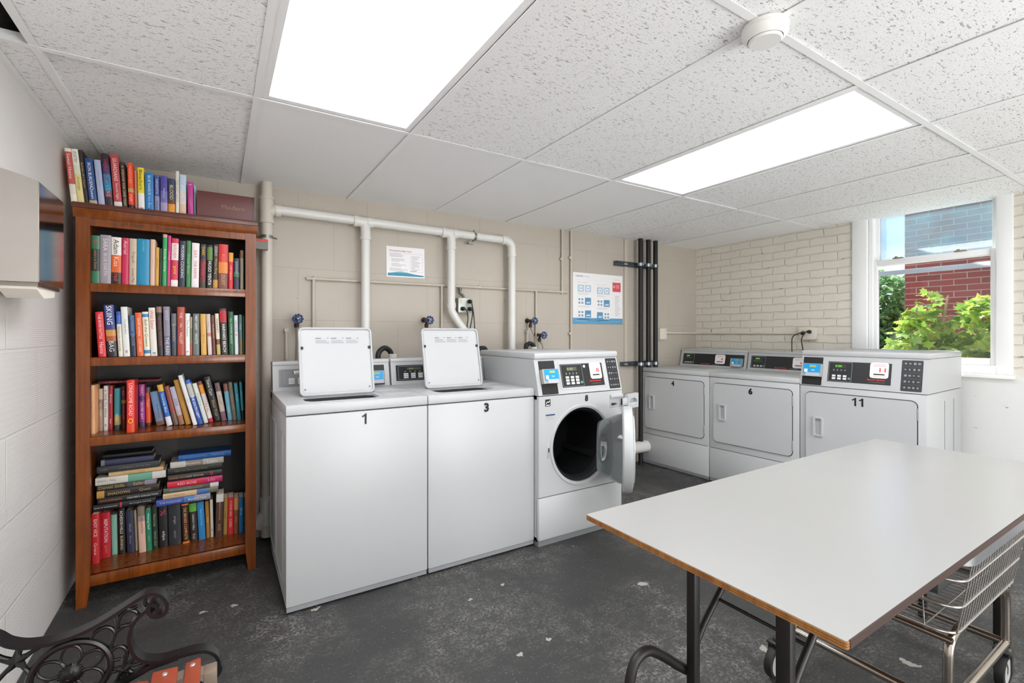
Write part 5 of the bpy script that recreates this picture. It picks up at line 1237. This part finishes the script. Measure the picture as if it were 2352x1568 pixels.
def leg_pair(lx, sgn):
    for ly, w in ((.778-TY0, .013), (.548-TY0, .0165)):
        b = MB(); b.box(lx-.0125, ly-w, .012, lx+.0125, ly+w, TZ-.0155, .005); b.build('leg', LEGM, t)
        b = MB(); b.lathe([(.016, 0), (.017, .006), (.015, .02), (.001, .02)], 16, X=Matrix.Translation((lx, ly, 0))); b.build('foot_cap', BLACKP, t)
        b = MB(); b.tube(smooth_path([(lx+sgn*.014, ly, .41), (lx+sgn*.05, ly, .455), (lx+sgn*.16, ly, .56), (lx+sgn*.27, ly, TZ-.024)], 5), .0085, 10); b.build('brace', LEGM, t)
    b = MB(); b.tube([(lx+sgn*.10, .548-TY0, .50), (lx+sgn*.10, .778-TY0, .50)], .0045, 8); b.build('cross_rod', LEGM, t)
    b = MB(); b.box(lx-.02, .50-TY0, TZ-.045, lx+.02, .82-TY0, TZ-.015); b.build('mounting_rail', LEGM, t)
leg_pair(1.06-TX0, 1); leg_pair(2.60-TX0, -1)
b = MB(); b.tube(smooth_path([(1.06-TX0, .80-TY0, .33), (1.03-TX0, .806-TY0, .35), (.985-TX0, .81-TY0, .385), (.93-TX0, .812-TY0, .418), (.885-TX0, .812-TY0, .41), (.862-TX0, .81-TY0, .365), (.855-TX0, .808-TY0, .28), (.853-TX0, .806-TY0, .006)], 6), .0125, 14); b.build('outer_leg', LEGM, t)

# ------------------------------------------------------------------ wire laundry cart under the table
t = thing('laundry_cart', 'chrome wire laundry cart on casters under the table', 'cart', (1.78, .465, 0))
CX, CY = .61, .45
WIRE = M('#c2c0bc', .25, .9); TUBE = M('#b5aca2', .22, 1.0)
zb, zt = .362, .605
def ringp(z, o, dx0=0): return [(-o, -o, z), (CX+o, -o, z), (CX+o, CY+o, z), (-o, CY+o, z)]
def rloop(z, o, r=.045, n=5):
    pts = []
    for cx, cy, a0 in ((CX+o-r, CY+o-r, 0), (-o+r, CY+o-r, 90), (-o+r, -o+r, 180), (CX+o-r, -o+r, 270)):
        for k in range(n+1): a = rad(a0+90*k/n); pts.append((cx+r*math.cos(a), cy+r*math.sin(a), z))
    return pts
lv = [(zb, 0), (.444, .012), (.526, .024)]
for z, o in lv:
    b = MB(); b.tube(rloop(z, o), .0042, 8, closed=True); b.build('basket_rail', WIRE, t)
b = MB(); b.tube(rloop(.598, .034), .012, 10, closed=True, flat=((0, 0, 1), .018)); b.build('rim_band', M('#87888a', .35, .6), t)
nv = 24
for y, s in ((0, -1), (CY, 1)):
    b = MB()
    for k in range(1, nv): x = CX*k/nv; b.tube([(x, y, zb), (x+.004, y+s*.012, .444), (x+.006, y+s*.034, .6)], .0018, 6)
    b.build('side_grille', WIRE, t)
for x, s in ((0, -1), (CX, 1)):
    b = MB()
    for k in range(1, 7): y = CY*k/7; b.tube([(x, y, zb), (x+s*.012, y, .444), (x+s*.034, y, .6)], .002, 6)
    b.build('end_grille', WIRE, t)
b = MB()
for k in range(1, 7): b.tube([(.004, CY*k/7, zb), (CX-.004, CY*k/7, zb)], .0022, 6)
for k in range(1, 22): b.tube([(CX*k/22, .004, zb-.002), (CX*k/22, CY-.004, zb-.002)], .0015, 6)
b.build('basket_floor', WIRE, t)
b = MB(); b.box(.24, .10, zb+.002, .40, CY-.05, zb+.075, .004); b.build('bundle', M('#3c3c3e', .8, bump=.3, bscale=50), t)
zr = .15
for y in (.012, CY-.01):
    for x, s in ((.0, -1), (CX-.055, 1)):
        b = MB(); b.tube(smooth_path([(x-s*.11, y, zb-.012), (x-s*.05, y, zb-.014), (x-s*.012, y, zb-.035), (x, y, zb-.09), (x+s*.0, y, zr)], 6), .0125, 14); b.build('frame_leg', TUBE, t)
b = MB(); b.tube([(.0, 0-.0, zr), (.0, CY, zr)], .0125, 14); b.tube([(CX-.055, 0, zr), (CX-.055, CY, zr)], .0125, 14); b.tube([(0, .012, zr), (CX-.055, .012, zr)], .0125, 14); b.tube([(0, CY-.01, zr), (CX-.055, CY-.01, zr)], .0125, 14); b.build('base_frame', TUBE, t)
for x in (-.008, CX-.05):
    b = MB(); b.tube([(x, 0, zb-.012), (x, CY, zb-.012)], .009, 10); b.build('cross_bar', TUBE, t)
for x0_ in (-.0, CX-.055):
    for y in (.012, CY-.01):
        x = x0_-(.075 if x0_ < .1 and y > .1 else 0)
        Xc = Matrix.Translation((x-.012, y+.004, .057)) @ Matrix.Rotation(rad(90), 4, 'X') 
        b = MB(); b.lathe([(.044, -.014), (.054, -.012), (.056, 0), (.054, .012), (.044, .014)], 28, X=Xc, close=True); c = b.build('caster_wheel', M('#1d1d1d', .5), t)
        b = MB(); b.lathe([(.001, .008), (.012, .012), (.030, .007), (.045, .010), (.045, -.010), (.030, -.007), (.012, -.012), (.001, -.008)], 24, X=Xc); b.build('wheel_hub', M('#a8a7a4', .4), c)
        b = MB(); b.box(x-.02, y-.019, .05, x-.004, y-.015, .125); b.box(x-.02, y+.023, .05, x-.004, y+.027, .125); b.box(x-.028, y-.02, .118, x+.014, y+.028, .128, .003); b.lathe([(.02, .126), (.018, .139), (.001, .14)], 14, X=Matrix.Translation((x, y, 0))); b.build('caster_fork', M('#4b4a48', .4, .6), t)

# ------------------------------------------------------------------ cast-iron bench end with red slats
IRON = M('#0a0b0d', .36, bump=.15, bscale=90); SLAT = M('#9c452c', .55, var=.22, scale=22, bump=.1, bscale=40)
bx, by = -.45, 1.476
t = thing('garden_bench', 'black cast-iron bench with red wooden slats along the left wall', 'bench', (bx, by, 0))
def bp(x, z, dy=0.0): return (x-bx, dy, z)
def band(name, pts, r, wd, sub=5):
    b = MB(); b.tube(smooth_path([bp(*p) for p in pts], sub), r, flat=((0, 1, 0), wd)); return b.build(name, IRON, t)
def bar(name, paths, r=.0055, parent=None):
    b = MB()
    for pts, closed in paths: b.tube(smooth_path([bp(*p) for p in pts], 5, closed), r, 8, closed=closed)
    return b.build(name, IRON, parent or t)
outer = [(-.515, .66), (-.475, .60), (-.440, .556), (-.418, .535), (-.403, .519), (-.379, .506), (-.351, .500), (-.322, .498), (-.287, .502), (-.252, .512), (-.215, .529), (-.187, .544), (-.162, .556), (-.142, .559), (-.122, .547), (-.111, .526), (-.112, .507), (-.122, .498), (-.138, .501), (-.149, .516), (-.148, .529), (-.138, .531), (-.131, .520), (-.137, .512)]
band('arm_rim', outer, [.0042]*(5*23+1), .018)
inner = [(-.145, .526), (-.157, .517), (-.170, .507), (-.183, .485), (-.187, .457), (-.183, .432), (-.172, .408), (-.152, .391), (-.122, .381), (-.088, .380), (-.052, .379), (-.024, .372), (-.002, .351), (.006, .319), (.004, .303)]
band('seat_rim', inner, .004, .017)
bar('front_scroll', [([(.004, .310), (-.002, .296), (-.024, .286), (-.039, .292), (-.05, .25), (-.045, .15), (-.03, .06), (-.01, .008)], False)], .010)
b = MB(); b.tube([bp(-.46, .33, -.004), bp(-.34, .325, -.004), bp(-.21, .353, -.004), bp(-.146, .375, -.004), bp(-.086, .380, -.004)], .007, flat=((0, 1, 0), .012)); b.build('seat_rail', IRON, t)
bar('rear_leg', [([(-.515, .66), (-.53, .5), (-.50, .34), (-.48, .2), (-.50, .08), (-.53, .008)], False)], .011)
def ell(cx, cz, rx, rz, n=28, rot=0): return [(cx+rx*math.cos(2*math.pi*k/n)*math.cos(rot)-rz*math.sin(2*math.pi*k/n)*math.sin(rot), cz+rx*math.cos(2*math.pi*k/n)*math.sin(rot)+rz*math.sin(2*math.pi*k/n)*math.cos(rot)) for k in range(n)]
RC = (-.298, .408)
ros = bar('rosette_ring', [(ell(*RC, .073, .073), True)], .008)
pet = []
for k in range(6):
    a = rad(90+60*k); pet.append((ell(RC[0]+.040*math.cos(a), RC[1]+.040*math.sin(a), .026, .019, 18, a), True))
bar('rosette_petals', pet, .0038, ros)
b = MB(); b.lathe([(.001, .012), (.010, .012), (.020, .007), (.024, 0), (.020, -.006), (.001, -.008)], 26, X=Matrix.Translation(bp(*RC)) @ Matrix.Rotation(rad(90), 4, 'X'))
for k in range(22):
    a = 2*math.pi*k/22; b.tube([bp(RC[0]+.008*math.cos(a), RC[1]+.008*math.sin(a), -.012), bp(RC[0]+.025*math.cos(a), RC[1]+.025*math.sin(a), -.002)], .0018, 5)
b.build('rosette_boss', IRON, ros)
def star(cx, cz, R, name):
    pts = [(cx+(R if k % 2 == 0 else R*.42)*math.sin(math.pi*k/5), cz+(R if k % 2 == 0 else R*.42)*math.cos(math.pi*k/5)) for k in range(10)]
    b = MB(); P = [bp(x, z) for x, z in pts]; n = 10
    vs = [(x, -.004, z) for x, y, z in P]+[(x, .004, z) for x, y, z in P]+[(cx-bx, -.012, cz), (cx-bx, .012, cz)]
    fs = [(i, n+i, n+(i+1) % n, (i+1) % n) for i in range(n)]+[(i, (i+1) % n, 20) for i in range(n)]+[(n+(i+1) % n, n+i, 21) for i in range(n)]
    b._add(vs, fs); return b.build(name, IRON, t, angle=10)
s1 = star(-.391, .472, .030, 'star'); s2 = star(-.199, .384, .024, 'star')
bar('star_arms', [([(-.391, .472), (-.383, .503)], False), ([(-.391, .472), (-.352, .490)], False), ([(-.391, .472), (-.425, .498), (-.44, .55)], False), ([(-.391, .472), (-.42, .44), (-.45, .40)], False), ([(-.391, .472), (-.372, .44), (-.368, .42)], False)], .005, s1)
bar('star_arms', [([(-.199, .384), (-.178, .403)], False), ([(-.199, .384), (-.226, .383)], False), ([(-.199, .384), (-.175, .362)], False), ([(-.199, .384), (-.20, .353)], False), ([(-.199, .384), (-.150, .386)], False), ([(-.199, .384), (-.222, .345)], False)], .0045, s2)
bar('scroll_work', [([(-.262, .476), (-.255, .490), (-.238, .498), (-.224, .492), (-.217, .476), (-.222, .455), (-.226, .435)], False),
 ([(-.214, .527), (-.212, .505), (-.213, .486), (-.217, .470)], False), ([(-.213, .488), (-.207, .512), (-.193, .525), (-.178, .520), (-.172, .508), (-.182, .492), (-.20, .488), (-.214, .478)], False),
 ([(-.205, .49), (-.195, .49), (-.186, .487)], False), ([(-.200, .535), (-.185, .527), (-.172, .531)], False), ([(-.155, .552), (-.158, .535), (-.152, .525)], False),
 ([(-.226, .425), (-.222, .436), (-.209, .442), (-.197, .434), (-.193, .418), (-.197, .398)], False), ([(-.184, .435), (-.192, .425), (-.197, .41)], False), ([(-.226, .412), (-.205, .41)], False)], .0045)
# slats run along the wall towards the viewer
SL = [(-.054, .374, .017, .012, -8, 'slat'), (-.112, .372, .027, .011, 4, 'slat'), (-.172, .362, .027, .011, 10, 'slat'), (-.232, .350, .027, .011, 10, 'slat'), (-.292, .342, .027, .011, 6, 'slat'), (-.352, .345, .027, .011, -2, 'slat')]
for x, z, hw, ht, tilt, nm in SL:
    Xs = Matrix.Translation((x-bx, 0, z-.003)) @ Matrix.Rotation(rad(tilt), 4, 'Y')
    b = MB(); b.box(-hw, -1.30, -ht, hw, -.030, .0, .004, X=Xs); s = b.build('slat', SLAT, t)
    b = MB(); b.lathe([(.001, .003), (.005, .0025), (.0065, 0)], 12, X=Xs @ Matrix.Translation((0, -.052, 0))); b.build('bolt', M('#c9c6c2', .35, .7), s)
b = MB(); b.box(-.03-bx, -.075, .312, .0-bx, -.035, .352, .003); b.tube([bp(-.40, .325, -.055), bp(-.29, .318, -.055), bp(-.17, .340, -.055), bp(-.06, .350, -.055), bp(-.02, .34, -.055)], .008, flat=((0, 1, 0), .018)); b.build('slat_bracket', M('#7f6f60', .6), t)
for x, z in ((-.545, .62), (-.545, .72)):
    b = MB(); b.box(x-bx-.012, -1.30, z-.03, x-bx, -.03, z+.03, .004); b.build('back_slat', SLAT, t)
b = MB(); b.tube(smooth_path([bp(-.515, .66, -.005), bp(-.528, .74), bp(-.55, .80)], 5), .009, 10); b.build('back_upright', IRON, t)
# the bench's other end, towards the viewer
b = MB(); Y2 = -1.33
for pts in (outer, inner): b.tube(smooth_path([bp(x, z, Y2) for x, z in pts], 4), .006, flat=((0, 1, 0), .015))
b.tube(smooth_path([bp(x, z, Y2) for x, z in ((.004, .310), (-.002, .296), (-.024, .286), (-.039, .292), (-.05, .25), (-.045, .15), (-.03, .06), (-.01, .008))], 4), .010, 8)
b.tube(smooth_path([bp(x, z, Y2) for x, z in ((-.515, .66), (-.53, .5), (-.50, .34), (-.48, .2), (-.50, .08), (-.53, .008))], 4), .011, 8)
b.tube([bp(-.46, .33, Y2), bp(-.34, .325, Y2), bp(-.21, .353, Y2), bp(-.086, .380, Y2)], .007, 8)
b.build('near_end_frame', IRON, t)
# ------------------------------------------------------------------ outside the window
def pale_ground():
    t = NT('pale_bounce_ground'); v = t.coord(); t.bsdf(t.mix(t.noise(v, 9, 5), lin('#b9b5a6'), lin('#d0ccbf')), .9); return t.m
b = MB(); b.box(XR+.131, -8, .60, 30, 26, .86); struct(b.build('ground', pale_ground()))  # ground made pale to bounce sunlight up through the window
def facade():
    t = NT('red_brick_facade')
    tc = t.n('ShaderNodeTexCoord'); sx = t.n('ShaderNodeSeparateXYZ'); cx = t.n('ShaderNodeCombineXYZ')
    t.l(tc.outputs['Object'], sx.inputs[0]); t.l(sx.outputs['Y'], cx.inputs['X']); t.l(sx.outputs['Z'], cx.inputs['Y'])
    br = t.n('ShaderNodeTexBrick', offset=.5); t.l(cx.outputs[0], br.inputs['Vector'])
    t.inp(br, Scale=1.0, Mortar_Size=.006, Mortar_Smooth=.2, Brick_Width=.235, Row_Height=.0735, Bias=-.2)
    br.inputs['Color1'].default_value = (*lin('#8a3f38'), 1); br.inputs['Color2'].default_value = (*lin('#672f2c'), 1); br.inputs['Mortar'].default_value = (*lin('#a08f86'), 1)
    col = t.mix(t.noise(cx.outputs[0], 7, 5), br.outputs['Color'], lin('#6f3430')); col = t.mix(.55, br.outputs['Color'], col)
    t.bsdf(col, .85, 0, t.bump(t.math('SUBTRACT', 1.0, br.outputs['Fac']), .4, .01)); return t.m
b = MB(); b.box(0, -9, 0, 6, 0, 7.5); o = b.build('brick_building', facade(), smooth=False); o.location = (7.62, 2.46, .85)
tag(o, 'red brick building seen through the window', 'building')
def leafmat(name, a, c, d):
    t = NT(name); oi = t.n('ShaderNodeTexCoord'); v = t.coord(); f = t.noise(v, 5, 2); g = t.noise(v, 13, 2)
    col = t.mix(t.ramp(f, [(.40, (0, 0, 0)), (.62, (1, 1, 1))]), lin(a), lin(c)); col = t.mix(t.ramp(g, [(.55, (0, 0, 0)), (.68, (1, 1, 1))]), col, lin(d))
    p = t.bsdf(col, .45); tl = t.n('ShaderNodeBsdfTranslucent'); t.l(col, tl.inputs['Color'])
    ms = t.n('ShaderNodeMixShader'); ms.inputs[0].default_value = .5; t.l(p.outputs[0], ms.inputs[1]); t.l(tl.outputs[0], ms.inputs[2]); t.l(ms.outputs[0], t.out.inputs['Surface']); return t.m
def leaf(b, p, s, rnd, lob=True):
    a = rnd.random()*6.28; ti = rad(rnd.uniform(10, 75)); X = Matrix.Translation(p) @ Matrix.Rotation(a, 4, 'Z') @ Matrix.Rotation(ti, 4, 'X') @ Matrix.Rotation(rnd.random()*6.28, 4, 'Z')
    if lob: pts = [(0, -.5, 0), (.22, -.28, .04), (.55, -.35, .0), (.38, -.02, .05), (.5, .28, .0), (.2, .22, .05), (0, .62, -.05), (-.2, .22, .05), (-.5, .28, 0), (-.38, -.02, .05), (-.55, -.35, 0), (-.22, -.28, .04)]
    else: pts = [(0, -.5, 0), (.25, 0, .04), (0, .5, 0), (-.25, 0, .04)]
    b._add([(x*s, y*s, z*s) for x, y, z in pts], [list(range(len(pts)))], X)
def plant(name, label, cat, loc, blobs, n, s, mats, seed, lob, stems):
    rnd = random.Random(seed); t = thing(name, label, cat, loc); b = MB()
    for i in range(n):
        cx, cy, cz, rx, ry, rz = rnd.choices(blobs, [q[3]*q[4]*q[5] for q in blobs])[0]
        d = Vector((rnd.gauss(0, 1), rnd.gauss(0, 1), rnd.gauss(0, 1))).normalized()*(.55+.45*rnd.random())
        leaf(b, (cx+d.x*rx, cy+d.y*ry, cz+d.z*rz), s*rnd.uniform(.6, 1.25), rnd, lob)
    b.build('foliage', mats, t, smooth=False)
    for pts in stems:
        b = MB(); b.tube(smooth_path(pts, 4), [.022*s/.12*(1-.6*k/((len(pts)-1)*4)) for k in range((len(pts)-1)*4+1)], 7); b.build('stem', M('#a9977c', .7), t)
plant('shrub', 'bright yellow-green leafy shrub just outside the window', 'shrub', (5.6, 1.6, .86),
      [(0, .08, .24, .3, .24, .38), (0, .04, .60, .16, .12, .17), (0, -.33, .40, .26, .2, .29), (.05, -.1, .12, .3, .4, .25), (.05, -.72, .42, .3, .3, .36), (-.05, .22, .12, .15, .13, .18)], 1250, .10,
      leafmat('shrub_leaves', '#7aa64a', '#a3bf5a', '#dcd66a'), 4, True, [[(0, 0, 0), (.02, -.05, .4), (0, -.1, .7)], [(.1, -.4, 0), (.08, -.42, .4), (.1, -.5, .8)], [(-.1, .2, 0), (-.1, .15, .3), (-.05, .1, .6)]])
plant('tree', 'green tree far behind the shrub at the left of the window', 'tree', (11.0, 3.95, .86), [(0, 0, .75, .9, .8, .85), (.2, -.45, .5, .6, .6, .6), (-.2, .55, .9, .7, .7, .9), (0, .2, .3, .9, .9, .5)], 9000, .15,
      leafmat('tree_leaves', '#6a9a68', '#86b47c', '#b0d49a'), 9, False, [[(0, 0, 0), (.05, 0, .5), (0, .1, 1.1)]])

# ------------------------------------------------------------------ sky, sun, camera
w = bpy.data.worlds.new('sky'); SC.world = w; w.use_nodes = True; nt = w.node_tree; nt.nodes.clear()
out = nt.nodes.new('ShaderNodeOutputWorld'); bg = nt.nodes.new('ShaderNodeBackground'); nt.links.new(bg.outputs[0], out.inputs[0])
tc = nt.nodes.new('ShaderNodeTexCoord'); nz = nt.nodes.new('ShaderNodeTexNoise'); nz.inputs['Scale'].default_value = 3.2; nz.inputs['Detail'].default_value = 7; nt.links.new(tc.outputs['Generated'], nz.inputs['Vector'])
r = nt.nodes.new('ShaderNodeValToRGB'); r.color_ramp.elements[0].position = .46; r.color_ramp.elements[1].position = .62; nt.links.new(nz.outputs['Fac'], r.inputs['Fac'])
m = nt.nodes.new('ShaderNodeMix'); m.data_type = 'RGBA'; m.inputs[6].default_value = (*lin('#a9c8f2'), 1); m.inputs[7].default_value = (*lin('#eef2fa'), 1); nt.links.new(r.outputs['Color'], m.inputs[0]); nt.links.new(m.outputs[2], bg.inputs['Color'])
bg.inputs['Strength'].default_value = SKY_S
sl = bpy.data.lights.new('sun', 'SUN'); sl.energy = SUN_S; sl.angle = rad(.6); sl.color = (1, .96, .88); so = bpy.data.objects.new('sun', sl); COL.objects.link(so)
so.rotation_euler = Vector((-.45, -.7, -1.0)).to_track_quat('-Z', 'Y').to_euler()
# soft fill from the photographer's side of the room: it throws the books' shadows up on to the ceiling
al = bpy.data.lights.new('soft_fill', 'AREA'); al.shape = 'DISK'; al.size = 2.0; al.energy = FILL_E; al.color = (.97, .985, 1)
ao = bpy.data.objects.new('soft_fill', al); COL.objects.link(ao); ao.location = (1.9, -2.6, .75)
ao.rotation_euler = (Vector((1.9, 2.6, 2.5))-Vector(ao.location)).to_track_quat('-Z', 'Y').to_euler()
cam = bpy.data.cameras.new('camera'); co = bpy.data.objects.new('camera', cam); COL.objects.link(co)
co.location = (0, 0, 1.215); co.rotation_euler = (rad(90), 0, -.5423)
cam.sensor_width = 36; cam.lens = 1072/2352*36; cam.shift_x = (1176-1145)/2352; cam.shift_y = -(784-767)/2352; cam.clip_start = .02
SC.camera = co
vs = SC.view_settings; SC.display_settings.display_device = 'sRGB'
vs.view_transform = 'Standard'; vs.look = 'None'; vs.gamma = 1; vs.use_curve_mapping = False; vs.exposure = EXPO
SC.cycles.diffuse_bounces = 8; SC.cycles.max_bounces = 14; SC.cycles.transparent_max_bounces = 16
